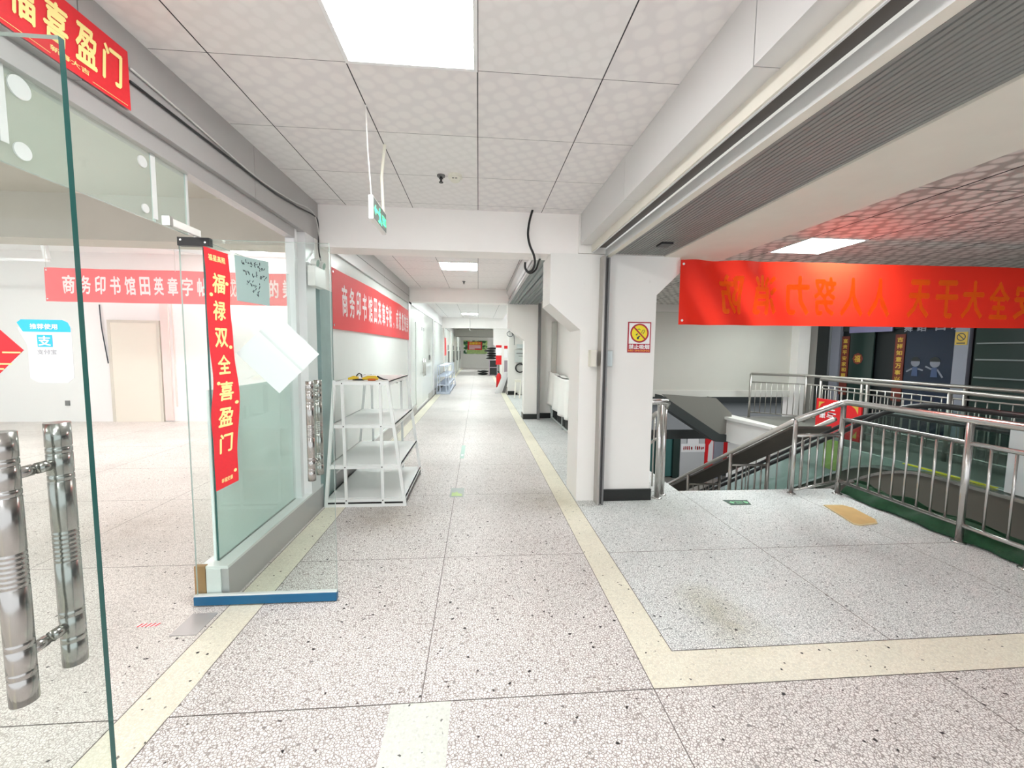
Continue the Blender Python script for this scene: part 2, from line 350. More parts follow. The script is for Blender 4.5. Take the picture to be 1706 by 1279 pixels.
def thing(name, label, cat, loc=(0,0,0), group=None):
    o = bpy.data.objects.new(name, None); COL.objects.link(o); o.location = loc; o.empty_display_size = 0.1
    o['label'] = label; o['category'] = cat
    if group: o['group'] = group
    return o
def tag(o, label, cat, group=None, kind=None):
    o['label'] = label; o['category'] = cat
    if group: o['group'] = group
    if kind: o['kind'] = kind
    return o
def struct(o): o['kind'] = 'structure'; return o
def sthing(name, loc=(0,0,0)):
    o = bpy.data.objects.new(name, None); COL.objects.link(o); o.location = loc; o['kind'] = 'structure'; return o
def lab(o, t): o['label'] = t; return o
def dup(root, delta, label, group=None):
    c = root.copy(); COL.objects.link(c); c.location = Vector(root.location) + Vector(delta); c['label'] = label
    if group: c['group'] = group
    for ch in list(root.children):
        d = ch.copy(); COL.objects.link(d); d.parent = c
        for g in list(ch.children):
            e = g.copy(); COL.objects.link(e); e.parent = d
    return c

# ---------------------------------------------------------------- lettering
_GC = {}
def glyphs(s, bold=0.02):
    """2-D outline faces of a string: (verts, faces, width, (ymin,ymax), xmin) at size 1; bold thickens the strokes."""
    from mathutils.geometry import delaunay_2d_cdt
    bold = min(bold, 0.032); key = (s, bold)
    if key in _GC: return _GC[key]
    cu = bpy.data.curves.new('t', 'FONT'); cu.body = s; cu.size = 1.0; cu.fill_mode = 'FRONT'; cu.resolution_u = 2
    ob = bpy.data.objects.new('t', cu); COL.objects.link(ob)
    dg = bpy.context.evaluated_depsgraph_get(); dg.update()
    me = bpy.data.meshes.new_from_object(ob.evaluated_get(dg))
    bm = bmesh.new(); bm.from_mesh(me); bmesh.ops.triangulate(bm, faces=bm.faces); bmesh.ops.remove_doubles(bm, verts=bm.verts, dist=1e-5)
    bm.verts.index_update()
    v = [Vector((p.co.x, p.co.y)) for p in bm.verts]; f = [[q.index for q in p.verts] for p in bm.faces if p.calc_area() > 1e-7]
    bm.free(); bpy.data.meshes.remove(me); bpy.data.objects.remove(ob); bpy.data.curves.remove(cu)
    def area(vv, ff): return sum(abs((vv[q[1]][0]-vv[q[0]][0])*(vv[q[2]][1]-vv[q[0]][1])-(vv[q[2]][0]-vv[q[0]][0])*(vv[q[1]][1]-vv[q[0]][1]))/2 for q in ff)
    if bold and f:
        a0 = area(v, f); v0, f0 = v, f
        for bd in (bold, bold*1.083+0.0003, bold*0.917, bold*1.171, bold*0.843, 0.013):
            V = []; F = []
            for dx, dy in ((0,0),(bd,0.0011),(-bd,-0.0007),(0.0009,bd*0.8),(-0.0013,-bd*0.8)):
                i = len(V); V += [Vector((p.x+dx, p.y+dy)) for p in v0]; F += [[i+k for k in q] for q in f0]
            r = delaunay_2d_cdt(V, [], F, 0, 1e-5); v, f = list(r[0]), [list(q) for q, o in zip(r[2], r[5]) if len(o)]
            tri = [(q[0], q[i], q[i+1]) for q in f for i in range(1, len(q)-1)]
            bb = (max(p[0] for p in v0)-min(p[0] for p in v0))*(max(p[1] for p in v0)-min(p[1] for p in v0))
            if a0 < area(v, tri) < min(a0*(1+45*bold), max(0.78*bb, 1.2*a0)): break
        else: v, f = v0, f0
    bm = bmesh.new(); bv = [bm.verts.new((p[0], p[1], 0)) for p in v]
    for q in f:
        try: bm.faces.new([bv[k] for k in q])
        except ValueError: pass
    for _ in range(2):
        es = [e for e in bm.edges if e.calc_length() > 0.25]
        if not es: break
        bmesh.ops.subdivide_edges(bm, edges=es, cuts=1)
    bmesh.ops.triangulate(bm, faces=bm.faces); bm.verts.index_update()
    v = [(p.co.x, p.co.y) for p in bm.verts]; f = [tuple(q.index for q in p.verts) for p in bm.faces]; bm.free()
    if not f: _GC[key] = ([], [], 0, (0, 1), 0); return _GC[key]
    xs = [p[0] for p in v]; ys = [p[1] for p in v]
    _GC[key] = (v, f, max(xs)-min(xs), (min(ys), max(ys)), min(xs)); return _GC[key]
def put(mb, s, fn, u0, u1, v0, v1, m, bold=0.02, shear=0.0):
    """fit the string into the rectangle u0..u1, v0..v1 of the surface fn(u, v)."""
    v, f, wd, (ya, yb), xa = glyphs(s, bold)
    if not v: return
    k = (u1-u0)/max(wd, 1e-6); h = (v1-v0)/max(yb-ya, 1e-6)
    mb.add([fn(u0 + (x-xa + shear*(y-ya))*k, v0 + (y-ya)*h) for x, y in v], f, m)

# ================================================================ THE SETTING
# ---- floor: cells of terrazzo between thin seams
def floor_cells():
    xb = [-10.5, -9.0, -7.5, -6.0, -4.5, -3.0, -1.44, -1.248, -0.238, 0.79, 0.98, 2.18, 3.385, 3.95]
    yb = [-3.0, -1.9, -0.75, 0.46, 1.654, 1.874, 2.885, 4.18, 5.3, 6.5, 7.7, 8.9, 10.1, 11.3, 12.5, 13.7, 14.9, 16.1, 17.3, 18.5, 19.7, 20.9, 22.1, 23.3, 24.5, 25.7, 26.9, 28.1, 29.3, 30.5, 31.7, 32.9, 35.0]
    mb = MB(); g = 0.005
    for i in range(len(xb)-1):
        for j in range(len(yb)-1):
            x0, x1, y0, y1 = xb[i], xb[i+1], yb[j], yb[j+1]
            if x0 < -1.45 and y1 > 8.95: continue
            if x0 >= 2.17 and y0 >= 4.17: continue
            if x0 >= 0.97 and y0 >= 13.65: continue
            c = 'tz'
            if x1 <= -1.43: c = 'tzr'
            elif x0 == -1.44: c = 'tzs'
            elif x0 == 0.79 and y0 > 1.6: c = 'tzs'
            elif x0 >= 0.97 and y0 == 1.654: c = 'tzs'
            elif x0 >= 0.97 and y0 > 1.8: c = 'tzg'
            gx0 = g*0.5 if x0 != 0.98 or c != 'tzs' else 0
            a0, a1, b0, b1 = x0+g/2, x1-g/2, y0+g/2, y1-g/2
            if c == 'tzs':                                   # the strips run on without cross seams
                if x0 == -1.44 or (x0 == 0.79 and y0 > 1.7): b0, b1 = y0, y1
                if y0 == 1.654: a1 = x1
                if x0 >= 0.97: a0 = x0
                if x0 == 0.79 and y0 == 1.654: a1, b1 = x1, y1
            if x0 == 0.79 and y0 < 1.6: a1 = x1
            if x0 == 0.98 and y0 < 1.6: a0 = x0
            if y0 == 1.654 and c == 'tz': b1 = y1            # no seam at 1.874 across the corridor
            if y0 == 1.874 and c == 'tz': b0 = y0
            if y0 == 1.654 and c == 'tzr': b1 = y1
            if y0 == 1.874 and c == 'tzr': b0 = y0
            if c == 'tz' and x0 == -0.238 and y0 == 0.46:    # the pale slab in the cross band
                pass
            mb.poly([(a0,b0,0),(a1,b0,0),(a1,b1,0),(a0,b1,0)], c)
    mb.poly([(-0.36,0.9,0.0006),(-0.11,0.9,0.0006),(-0.11,1.652,0.0006),(-0.36,1.652,0.0006)], 'tzp')
    # slab body below (its top shows as the seams)
    mb.box(-10.5, 2.18, -3, 4.18, -0.3, -0.002, 'seam'); mb.box(2.18, 3.95, -3, 4.18, -0.3, -0.002, 'seam')
    mb.box(-10.5, -1.46, 4.18, 8.9, -0.3, -0.002, 'seam'); mb.box(-1.46, 2.0, 4.18, 35, -0.3, -0.002, 'seam')
    o = mb.build('floor', fixn=False); struct(o)
floor_cells()

# ---- tiled ceilings
def tiled(name, x0, x1, y0, y1, z, ox, oy, m, gap=0.006, holes=(), plain=0.0, alt=None, step=0.6):
    mb = MB()
    i0 = math.floor((x0-ox)/step); j0 = math.floor((y0-oy)/step)
    i = i0
    while ox+i*step < x1:
        j = j0
        while oy+j*step < y1:
            a0, a1 = max(x0, ox+i*step+gap/2), min(x1, ox+(i+1)*step-gap/2)
            b0, b1 = max(y0, oy+j*step+gap/4), min(y1, oy+(j+1)*step-gap/4)
            if a1-a0 > 0.01 and b1-b0 > 0.01 and not any(abs((a0+a1)/2-h[0]) < 0.2 and abs((b0+b1)/2-h[1]) < 0.2 for h in holes):
                mm = alt if (alt and random.random() < plain) else m
                mb.poly([(a0,b0,z),(a0,b1,z),(a1,b1,z),(a1,b0,z)], mm)
            j += 1
        i += 1
    mb.box(x0, x1, y0, y1, z+0.003, z+0.06, 'tbar')
    return struct(mb.build(name, fixn=False))
LX = -0.31
bay1 = [(LX, 1.74), (LX, -0.66), (LX, -2.46)]
tiled('ceiling', WX, 0.99, -3, 3.97, CH, -0.61, 2.04, 'tile', holes=bay1, plain=0.25, alt='tile2')
bay2 = [(LX, 6.58)]
tiled('ceiling', WX, 0.99, 4.25, 8.9, CH, -0.61, 6.28, 'tile2', holes=bay2, plain=0.2, alt='tile')
bay3 = [(LX, 10.78), (LX, 14.98)]
tiled('ceiling', WX, 1.0, 9.2, 16.8, CH, -0.61, 14.68, 'tile2', holes=bay3)
tiled('ceiling', WX, 1.0, 17.1, 35, CH, -0.61, 19.2, 'tile2', holes=[(LX,19.5)])
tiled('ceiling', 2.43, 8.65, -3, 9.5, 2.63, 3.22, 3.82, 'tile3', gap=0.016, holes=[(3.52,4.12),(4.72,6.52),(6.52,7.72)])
struct(B(-10.5, -1.5, 4.25, 8.8, 3.3, 3.36, m='room').build('ceiling'))
struct(B(-10.5, -1.5, -3, 3.97, CH+0.01, CH+0.07, m='rbeam').build('ceiling'))

# ---- lamps
LAMPG = 'square ceiling lamps'
def lamp(x, y, z, label, group=None, s=0.3, m='lamp'):
    t = thing('ceiling_lamp', label, 'ceiling light', (x, y, z), group)
    mb = MB()
    f = 0.018
    for a in ((x-s, x+s, y-s, y-s+f), (x-s, x+s, y+s-f, y+s), (x-s, x-s+f, y-s+f, y+s-f), (x+s-f, x+s, y-s+f, y+s-f)): mb.box(a[0], a[1], a[2], a[3], z-0.006, z+0.05, 'lampf')
    mb.build('frame', parent=t)
    B(x-s+f, x+s-f, y-s+f, y+s-f, z-0.002, z+0.03, m=m).build('diffuser', parent=t)
    return t
lamp(LX, 1.74, CH, 'large bright square ceiling lamp in the near bay, cut by the top of the picture')
lamp(LX, -0.66, CH, 'square ceiling lamp over the spot the picture is taken from', LAMPG)
lamp(LX, -2.46, CH, 'square ceiling lamp at the near end of the corridor', LAMPG)
lamp(LX, 6.58, CH, 'square ceiling lamp in the second bay, beyond the first cross beam', m='lampb')
lamp(LX, 10.78, CH, 'square ceiling lamp hidden right behind the second cross beam', LAMPG, m='lampb')
lamp(LX, 14.98, CH, 'small far ceiling lamp just before the third cross beam', m='lampb')
lamp(4.72, 6.52, 2.63, 'square stairwell ceiling lamp hidden behind the orange-lettered banner', LAMPG, m='lampb'); lamp(6.52, 7.72, 2.63, 'square stairwell ceiling lamp hidden behind the orange-lettered banner', LAMPG, m='lampb')  # unseen lamps added to brighten the stairwell
for y in (19.5, 22.9, 30.3): lamp(LX, y, CH, 'square ceiling lamp at the far end of the corridor, behind the third beam', LAMPG, m='lampb')
lamp(3.52, 4.12, 2.63, 'square lamp in the stairwell ceiling above the orange-lettered banner', m='lampb')
for x, y in ((-3.2, 5.4), (-6.4, 5.4), (-4.3, 8.05), (-8.6, 5.4)): lamp(x, y, 3.3, 'square ceiling lamp inside the bright empty room on the left', LAMPG, 0.34)
for x, y in ((-3.4, -0.5), (-6.4, 1.2)): lamp(x, y, CH+0.01, 'square ceiling lamp over the near part of the empty room', LAMPG, 0.3)
lamp(8.2, 13.2, -0.72, 'ceiling lamp of the lower storey below the stairs', LAMPG)

# ---- cross beams
struct(B(-1.56, 1.95, 3.97, 4.25, 2.43, 3.4, m='beam').build('beam'))
struct(B(-10.5, -1.56, 3.97, 4.25, 2.43, 3.4, m='rbeam').build('beam'))
struct(B(WX, 1.3, 8.9, 9.2, 2.515, 3.4, m='beam').build('beam'))
struct(B(WX, 1.3, 16.8, 17.1, 2.40, 3.4, m='beam').build('beam'))
struct(B(WX, 1.3, 25.5, 27.0, 2.35, 2.79, m='conc').build('beam'))
# beam along the corridor beside the roller shutter, white underside
mb = MB(); mb.box(1.81, 2.43, -3, 4.33, 2.43, 3.2, 'cream'); struct(mb.build('beam'))
# ---- columns with slanted brackets
mb = MB(); mb.prism([(0.99,0),(1.745,0),(1.745,2.06),(1.97,2.28),(1.97,2.435),(0.685,2.435),(0.685,1.96),(0.99,1.71)], 'y', 3.95, 4.40, 'wallr')
struct(mb.build('column'))
mb = MB(); mb.prism([(0.955,2.44),(1.8,2.44),(1.8,2.807),(0.955,2.807)], 'y', 3.945, 3.97, 'white'); struct(mb.build('trim_1'))
mb = MB(); mb.prism([(1.0,0),(1.29,0),(1.29,2.52),(0.63,2.52),(0.63,1.99),(1.0,1.72)], 'y', 8.88, 9.2, 'wallr'); struct(mb.build('column'))
struct(B(0.985, 1.30, 8.862, 9.215, 0, 0.115, m='basebk').build('baseboard_far'))
mb = MB(); mb.prism([(0.98,0),(1.3,0),(1.3,2.45),(0.62,2.45),(0.62,1.72),(0.75,1.66),(0.98,1.4)], 'y', 16.9, 17.3, 'white'); struct(mb.build('column'))
struct(B(1.262, 1.757, 3.925, 3.951, 0, 0.115, m='basebk').build('baseboard_right'))
# alcove walls on the right of the second bay
mb = MB(); mb.box(1.34, 3.0, 9.03, 9.25, 0, 3.0, 'white'); struct(mb.build('wall_alcove'))
struct(B(1.345, 1.70, 9.005, 9.031, 0, 0.115, m='basebk').build('baseboard_alcove'))
struct(B(1.74, 1.86, 4.41, 9.03, -3.4, 2.9, m='wallr').build('wall_right'))
struct(B(1.0, 1.86, 4.41, 9.03, 2.75, 2.85, m='white').build('ceiling'))
mb = MB(); mb.box(1.02, 3.0, 13.95, 14.2, 0, 3.0, 'white'); struct(mb.build('wall_meter'))
struct(B(1.012, 1.35, 13.925, 13.951, 0, 0.12, m='basebk').build('baseboard_meter'))
struct(B(1.9, 2.0, 9.25, 13.95, 0, 3.0, m='white').build('wall_right'))
struct(B(1.0, 2.0, 9.25, 13.95, 2.72, 2.8, m='white').build('ceiling'))
struct(B(1.25, 1.35, 14.2, 35, 0, 3.0, m='white').build('wall_right'))
struct(B(-1.8, 1.4, 34.8, 35.0, 0, 3.0, m='white').build('wall_back'))
# ---- room on the left
struct(B(-10.6, -1.62, 8.7, 8.85, 0, 3.4, m='room').build('wall_back'))
struct(B(-10.7, -10.5, -3, 8.85, 0, 3.4, m='room').build('wall_left'))
# ---- left side beyond the second bay
struct(B(-1.75, -1.60, 8.85, 35, -0.3, 3.0, m='room').build('wall_left'))

# ---- grey metal bulkheads over the shopfront (left) and the shutter (right)
def bulkhead(name, x0, x1, y0, y1, z0, z1, seams, m='grey'):
    mb = MB(); c = [y0] + seams + [y1]
    for a, b in zip(c, c[1:]):
        mb.box(x0, x1, a+0.002, b-0.002, z0, z1, m)
    mb.box(min(x0,x1)+0.004, max(x0,x1)-0.004, y0, y1, z0+0.004, z1-0.004, 'tbar')
    return struct(mb.build(name, bevel=0.0))
bulkhead('trim_2', -1.62, WX, -3, 3.965, 2.475, CH-0.001, [-0.9, 0.55, 1.72, 2.90])
bulkhead('trim_3', -1.62, WX, 4.255, 8.895, 2.475, CH-0.001, [6.6])
bulkhead('trim_4', -1.75, WX, 9.205, 16.79, 2.475, CH-0.001, [13.6], 'alu')
bulkhead('trim_5', -1.62, WX, 17.11, 34.8, 2.475, CH-0.001, [24])
mb = MB(); mb.box(-1.53, WX+0.001, 4.255, 8.895, 2.62, 2.628, 'black'); struct(mb.build('trim_6'))
bulkhead('trim_7', 0.972, 1.075, -3, 3.943, 2.52, CH-0.001, [-0.4, 1.47, 2.78], 'alu2')
# glass channel under the left bulkhead
struct(B(-1.565, -1.495, -3, 3.55, 2.395, 2.475, m='grey').build('trim_8'))

# ================================================================ LEFT SHOPFRONT
# transom glass over the doorway
tr = sthing('window_1', (-1.53, 1.0, 2.04))
def pane(x0,x1,y0,y1,z0,z1,em='edgel',axis='x',gm='glass'):
    mb = MB(); mb.box(x0,x1,y0,y1,z0,z1,gm)
    for k in range(6):                       # box faces: bottom, top, y0, x1, y1, x0
        edge = {'x': (0,1,2,4), 'y': (0,1,3,5)}[axis]
        if k in edge: mb.mi[k] = mb._m(em)
    return mb
pane(-1.536,-1.524,-3,2.12,2.088,2.40,gm='glasst').build('pane', parent=tr)
pane(-1.536,-1.524,2.125,2.345,2.088,2.40,gm='glasst').build('pane', parent=tr)
lab(B(-1.5235,-1.521,2.108,2.135,2.10,2.41, m='tape').build('seal_strip', parent=tr), 'white silicone strip')
lab(B(-1.5235,-1.521,2.336,2.35,2.09,2.41, m='tape').build('seal_strip', parent=tr), 'white silicone strip')
tag(B(-1.5225,-1.5195,1.492,1.515,2.15,2.40, m='tape').build('tape_strip'), 'vertical white tape strip on the glass over the doorway, upper left', 'tape')
for k, (y, z, r) in enumerate(((1.56, 2.35, 0.036), (1.555, 2.145, 0.028), (2.06, 2.335, 0.025), (2.062, 2.13, 0.02))):
    mb = MB(); mb.tube([(-1.524, y, z), (-1.519, y, z)], r, 'tape', 20)
    tag(mb.build('glue_mark'), ['large round glue mark on the transom glass, beside the tape strip', 'round glue mark below the tape strip on the transom glass',
        'round glue mark at the upper right of the transom glass', 'small round glue mark at the lower right of the transom glass'][k], 'glue mark')
# fixed glazing beside the open door leaf
fx = sthing('window_2', (-1.55, 3.0, 0))
q_ = pane(-1.556,-1.544,2.50,3.55,0.222,2.10,gm='glassh'); q_.mi[2] = q_._m('edge'); q_.build('pane', parent=fx)
lab(B(-1.50,WX,2.44,3.93,0.0,0.205, m='kick').build('kick_panel', parent=fx), 'grey metal kick panel')
B(-1.62,WX,2.435,3.93,0.205,0.222, m='sill').build('sill', parent=fx)
B(-1.58,-1.50,2.43,2.445,0.0,0.205, m='sill').build('end_cap', parent=fx)
B(-1.57,-1.50,3.545,3.60,0.215,2.475, m='alu').build('mullion', parent=fx)
B(-1.55,WX+0.002,3.66,3.86,0.215,2.475, m='alu').build('mullion', parent=fx)
tag(B(-1.645,-1.585,2.43,2.458,0.0,0.225, m='wood').build('wood_block'), 'short raw wood block at the cut end of the grey kick panel', 'wood block')
tag(B(-1.578,-1.564,2.505,3.54,0.222,1.25, m='aqua').build('board'), 'pale aqua board standing inside against the shopfront glass', 'board')
# note taped on the glass
nt_ = thing('paper_note', 'pale aqua handwritten notice taped inside the glass beside the red scroll', 'notice', (-1.54, 3.0, 1.8))
mb = MB(); mb.prism([(2.78,2.085),(3.205,2.13),(3.20,1.81),(2.79,1.80)], 'x', -1.542, -1.540, 'paperaq'); mb.build('sheet', parent=nt_)
mb = MB()
rr = random.Random(3)
for row, (za, ya, yb) in enumerate(((2.06, 2.85, 3.12), (2.0, 2.87, 3.17), (1.93, 2.9, 3.05), (1.88, 2.97, 3.08))):
    y = ya
    while y < yb:
        for _ in range(4):
            a = (-1.5385, y+rr.uniform(0,.03), za+rr.uniform(-.018,.018)); b = (-1.5385, a[1]+rr.uniform(-.016,.02), a[2]+rr.uniform(-.02,.02))
            mb.bar(a, b, 0.0035, 0.003, 'ink', up=(1,0,0))
        y += 0.05 if rr.random() > 0.2 else 0.09
    mb.build('handwriting', parent=nt_); mb = MB()
# pillar end between first and second bay
struct(B(-1.62, -1.45, 3.93, 4.25, 0, 2.06, m='teal').build('column'))
struct(B(-1.62, -1.452, 3.86, 4.25, 2.06, 2.475, m='white').build('trim_9'))
# second bay: milky white glazing
fx = sthing('window_3', (-1.5, 6.5, 0))
B(-1.60,-1.49,4.25,8.84,0.0,2.475, m='milky').build('pane', parent=fx)
B(-1.50,WX,4.25,9.0,0.0,0.205, m='kick').build('kick_panel', parent=fx)
B(-1.52,WX-0.002,4.25,9.0,0.205,0.225, m='sill').build('sill', parent=fx)
B(-1.52,WX,8.84,9.06,0.2,2.475, m='alu').build('mullion', parent=fx)
# third bay: filmed glass double doors between fixed lights
fx = sthing('window_4', (-1.5, 11.3, 0))
B(-1.60,-1.49,9.10,13.5,0.0,2.475, m='milkyw').build('pane', parent=fx)
B(-1.50,WX,9.06,9.9,0.0,0.19, m='kick').build('kick_panel', parent=fx); B(-1.50,WX,12.3,13.6,0.0,0.19, m='kick').build('kick_panel', parent=fx)
B(-1.53,WX+0.004,13.5,13.75,0.0,2.475, m='alu').build('mullion', parent=fx)
def far_door(y0, y1, label, hy):
    t = thing('glass_door', label, 'door', (-1.48, (y0+y1)/2, 0.05))
    B(-1.488,-1.474,y0,y1,0.08,2.15, m='milkyw').build('leaf', parent=t)
    B(-1.49,-1.472,y0,y1,0.03,0.09, m='alu').build('bottom_rail', parent=t)
    mb = MB(); mb.tube([(-1.44,hy,0.8),(-1.44,hy,1.28)], 0.02, 'steel', 8); mb.tube([(-1.475,hy,0.9),(-1.44,hy,0.9)],0.01,'steel',6); mb.tube([(-1.475,hy,1.2),(-1.44,hy,1.2)],0.01,'steel',6)
    mb.build('handle', parent=t, smooth=True)
    B(-1.474,-1.468,hy-0.05,hy+0.05,2.0,2.09, m='greyd').build('patch_fitting', parent=t)
far_door(9.9, 11.09, 'nearer leaf of the filmed glass double door past the red corridor banner', 10.95)
far_door(11.11, 12.3, 'farther leaf of the filmed glass double door past the red corridor banner', 11.3)
tag(B(-1.474,-1.45,12.45,12.7,1.2,1.34, m='greyd').build('card_reader'), 'small dark card reader on the glass beside the far double door', 'card reader')
# fourth bay and beyond
fx = sthing('window_5', (-1.5, 15.5, 0))
B(-1.60,-1.49,13.75,17.6,0.0,2.475, m='milkyw').build('pane', parent=fx)
B(-1.50,WX,13.75,17.7,0.0,0.15, m='kick').build('kick_panel', parent=fx)
B(-1.53,WX+0.004,17.6,17.9,0.0,2.475, m='white').build('mullion', parent=fx)
for k in range(4):
    y0 = 17.9+k*4.2
    fx = sthing('window_%d' % (6+k), (-1.5, y0+2, 0))
    B(-1.60,-1.49,y0,y0+4.0,0.0,2.475, m='milkyw').build('pane', parent=fx)
    B(-1.53,WX+0.02,y0+3.9,y0+4.2,0.0,2.475, m='white').build('mullion', parent=fx)
    t = thing('door_pull', ['first', 'second', 'third', 'fourth'][k] + ' dark pull handle along the far left shopfronts, counted from the pale rack', 'door handle', (-1.45, y0+2.4, 0.9), 'door handles of the far left shopfronts')
    B(-1.46,-1.42,y0+2.3,y0+2.5,0.8,1.45, m='black').build('grip', parent=t)
    B(-1.49,-1.45,y0+2.36,y0+2.44,1.5,1.75, m='greyd').build('lock_case', parent=t)
t = thing('red_couplet', 'pinkish red couplet strip on the far left glass beyond the pale rack', 'couplet', (-1.47, 21, 1.3))
B(-1.489,-1.48,18.3,19.2,1.25,2.05, m='redsign').build('sheet', parent=t)

# ---- horizontal red scroll on the bulkhead
t = thing('door_scroll', 'red horizontal spring scroll with gold characters on the grey panel, upper left', 'scroll', (-1.45, 1.5, 2.48))
def scroll_fn(dx):
    def fn(y, z): return (-1.452 + dx + 0.004*math.sin(7*y) + 0.03*max(0, 2.52-z)*0.3, y, z)
    return fn
fn = scroll_fn(0.0)
mb = MB(); mb.grid(lambda a, b: fn(1.05+0.867*a, 2.478+0.232*b), 30, 6, 'red'); mb.build('sheet', parent=t, solid=0.001, fixn=False)
fn = scroll_fn(0.0025); mb = MB()
for s, y in (('福', 1.515), ('喜', 1.622), ('盈', 1.731), ('门', 1.835)): put(mb, s, fn, y-0.042, y+0.042, 2.535, 2.675, 'gold', 0.035, 0.12)
mb.build('lettering', parent=t, fixn=False); mb = MB(); put(mb, '新春大吉', fn, 1.60, 1.74, 2.502, 2.522, 'gold', 0.02)
mb.add([fn(1.3,2.489), fn(1.60,2.489), fn(1.60,2.491), fn(1.3,2.491)], [(0,1,2,3)], 'gold'); mb.add([fn(1.75,2.489), fn(1.90,2.489), fn(1.90,2.491), fn(1.75,2.491)], [(0,1,2,3)], 'gold')
mb.build('small_lettering', parent=t, fixn=False)
# ---- cables along the bulkhead
def wire(name, pts, r, m, label, n=6):
    P = [Vector(p) for p in pts]; out = []
    for i in range(len(P)-1):
        p0 = P[max(i-1,0)]; p1 = P[i]; p2 = P[i+1]; p3 = P[min(i+2,len(P)-1)]
        for k in range(6):
            u = k/6; out.append(0.5*((2*p1) + (-p0+p2)*u + (2*p0-5*p1+4*p2-p3)*u*u + (-p0+3*p1-3*p2+p3)*u**3))
    out.append(P[-1]); mb = MB(); mb.tube(out, r, m, n)
    return tag(mb.build(name, smooth=True), label, 'cable')
wire('cable', [(-1.452,1.925,2.60),(-1.452,2.5,2.60),(-1.452,3.1,2.60),(-1.452,3.5,2.63),(-1.44,3.83,2.66),(-1.435,3.90,2.60),(-1.435,3.89,2.4),(-1.40,3.84,2.28)], 0.006, 'black', 'thin black cable sagging along the left bulkhead to the emergency lamp')
wire('cable', [(-1.452,1.93,2.655),(-1.451,2.3,2.64),(-1.451,2.9,2.61),(-1.45,3.4,2.64),(-1.44,3.8,2.68),(-1.43,3.90,2.5),(-1.425,3.88,2.35),(-1.39,3.82,2.27)], 0.005, 'cable', 'thin pale cable running along the left bulkhead above the black one')

# ================================================================ GLASS DOOR LEAVES
def handle_pair(t, x, y, z0, z1, dy=0.053):
    for sgn in (-1, 1):
        yy = y + sgn*dy
        pr = []; zz = z0
        h = z1-z0
        prof = [(0,0.0215)]
        def groove(f):
            prof.extend([(f-0.004,0.0215),(f,0.0195),(f+0.004,0.0215)])
        for f in (0.10,0.125,0.21,0.235): groove(f)
        for k in range(8): groove(0.44+k*0.018)
        for f in (0.77,0.795,0.88,0.905): groove(f)
        prof.append((1,0.0215))
        mb = MB(); mb.tube([(x,yy,z0+f*h) for f,_ in prof], [r for _, r in prof], 'handle', 20)
        hd = mb.build('handle', parent=t, smooth=False)
        for p in hd.data.polygons:
            if len(p.vertices) == 4: p.use_smooth = True
        mb = MB()
        for f in (0.17, 0.84):
            mb.tube([(x,yy-sgn*0.015,z0+f*h),(x,y+sgn*0.03,z0+f*h),(x,y+sgn*0.028,z0+f*h),(x,y+sgn*0.006,z0+f*h)], [0.008,0.008,0.012,0.012], 'handle', 12)
        mb.build('standoff', parent=hd, smooth=True)
# near leaf (left)
LY = 0.907
t = thing('glass_door', 'near open glass door leaf at the left edge, with dark green edge and steel handles', 'door', (-1.2, LY, 0))
q_ = pane(-1.61,-0.803,LY-0.006,LY+0.006,0.06,2.09,em='edgel',axis='y',gm='glassg'); q_.mi[3] = q_._m('edge'); q_.build('glass_panel', parent=t)
B(-1.61,-0.803,LY-0.014,LY+0.014,0.012,0.065,m='blue').build('bottom_rail', parent=t)
handle_pair(t, -0.915, LY, 0.78, 1.333)
# stickers on the near leaf
t = thing('payment_sticker', 'white sticker with a sky blue header and logo on the near glass leaf', 'sticker', (-0.87, LY-0.008, 1.43))
yy = LY-0.0075
fn = lambda u, v: (u, yy-0.0008, v)
mb = MB(); mb.prism([(-0.916,1.535),(-0.90,1.50),(-0.90,1.435),(-0.885,1.425),(-0.83,1.425),(-0.818,1.435),(-0.818,1.535)], 'y', yy, yy+0.001, 'paper'); mb.build('backing', parent=t)
mb = MB(); mb.poly([fn(-0.916,1.545),fn(-0.906,1.527),fn(-0.818,1.527),fn(-0.818,1.537),fn(-0.822,1.546),fn(-0.832,1.551),fn(-0.908,1.551)], 'ali')
mb.poly([fn(-0.881,1.497),fn(-0.853,1.497),fn(-0.853,1.521),fn(-0.881,1.521)], 'ali')
mb.build('header', parent=t, fixn=False)
fn = lambda u, v: (u, yy-0.0016, v); mb = MB()
put(mb, '推荐使用', fn, -0.892, -0.841, 1.532, 1.543, 'print_w', 0.03); mb.build('lettering', parent=t, fixn=False); mb = MB(); put(mb, '支', fn, -0.879, -0.855, 1.499, 1.519, 'print_w', 0.03)
mb.build('logo', parent=t, fixn=False); mb = MB(); put(mb, '支付宝', fn, -0.882, -0.846, 1.482, 1.492, 'print_g', 0.0); mb.build('lettering', parent=t, fixn=False)
def diamond(t, cx, cz, h, y, m):
    mb = MB(); mb.prism([(cx-h,cz),(cx,cz-h),(cx+h,cz),(cx,cz+h)], 'y', y, y+0.001, m); return mb.build('sheet', parent=t)
t = thing('red_diamond', 'red paper diamond with gold cloud lines on the near glass leaf', 'paper cutout', (-1.13, LY-0.008, 1.28))
diamond(t, -1.13, 1.49, 0.222, LY-0.008, 'red')
mb = MB()
def cloud(x0, x1, z, r=0.0018):
    yq = LY-0.0095
    mb.bar((x0,yq,z),(x1,yq,z),0.0008,0.003,'gold'); pts = [(x0+0.012*math.cos(a)-0.006, yq, z-0.012+0.012*math.sin(a)) for a in [math.pi/2+k*math.pi/8 for k in range(9)]]
    mb.tube(pts, 0.0014, 'gold', 5)
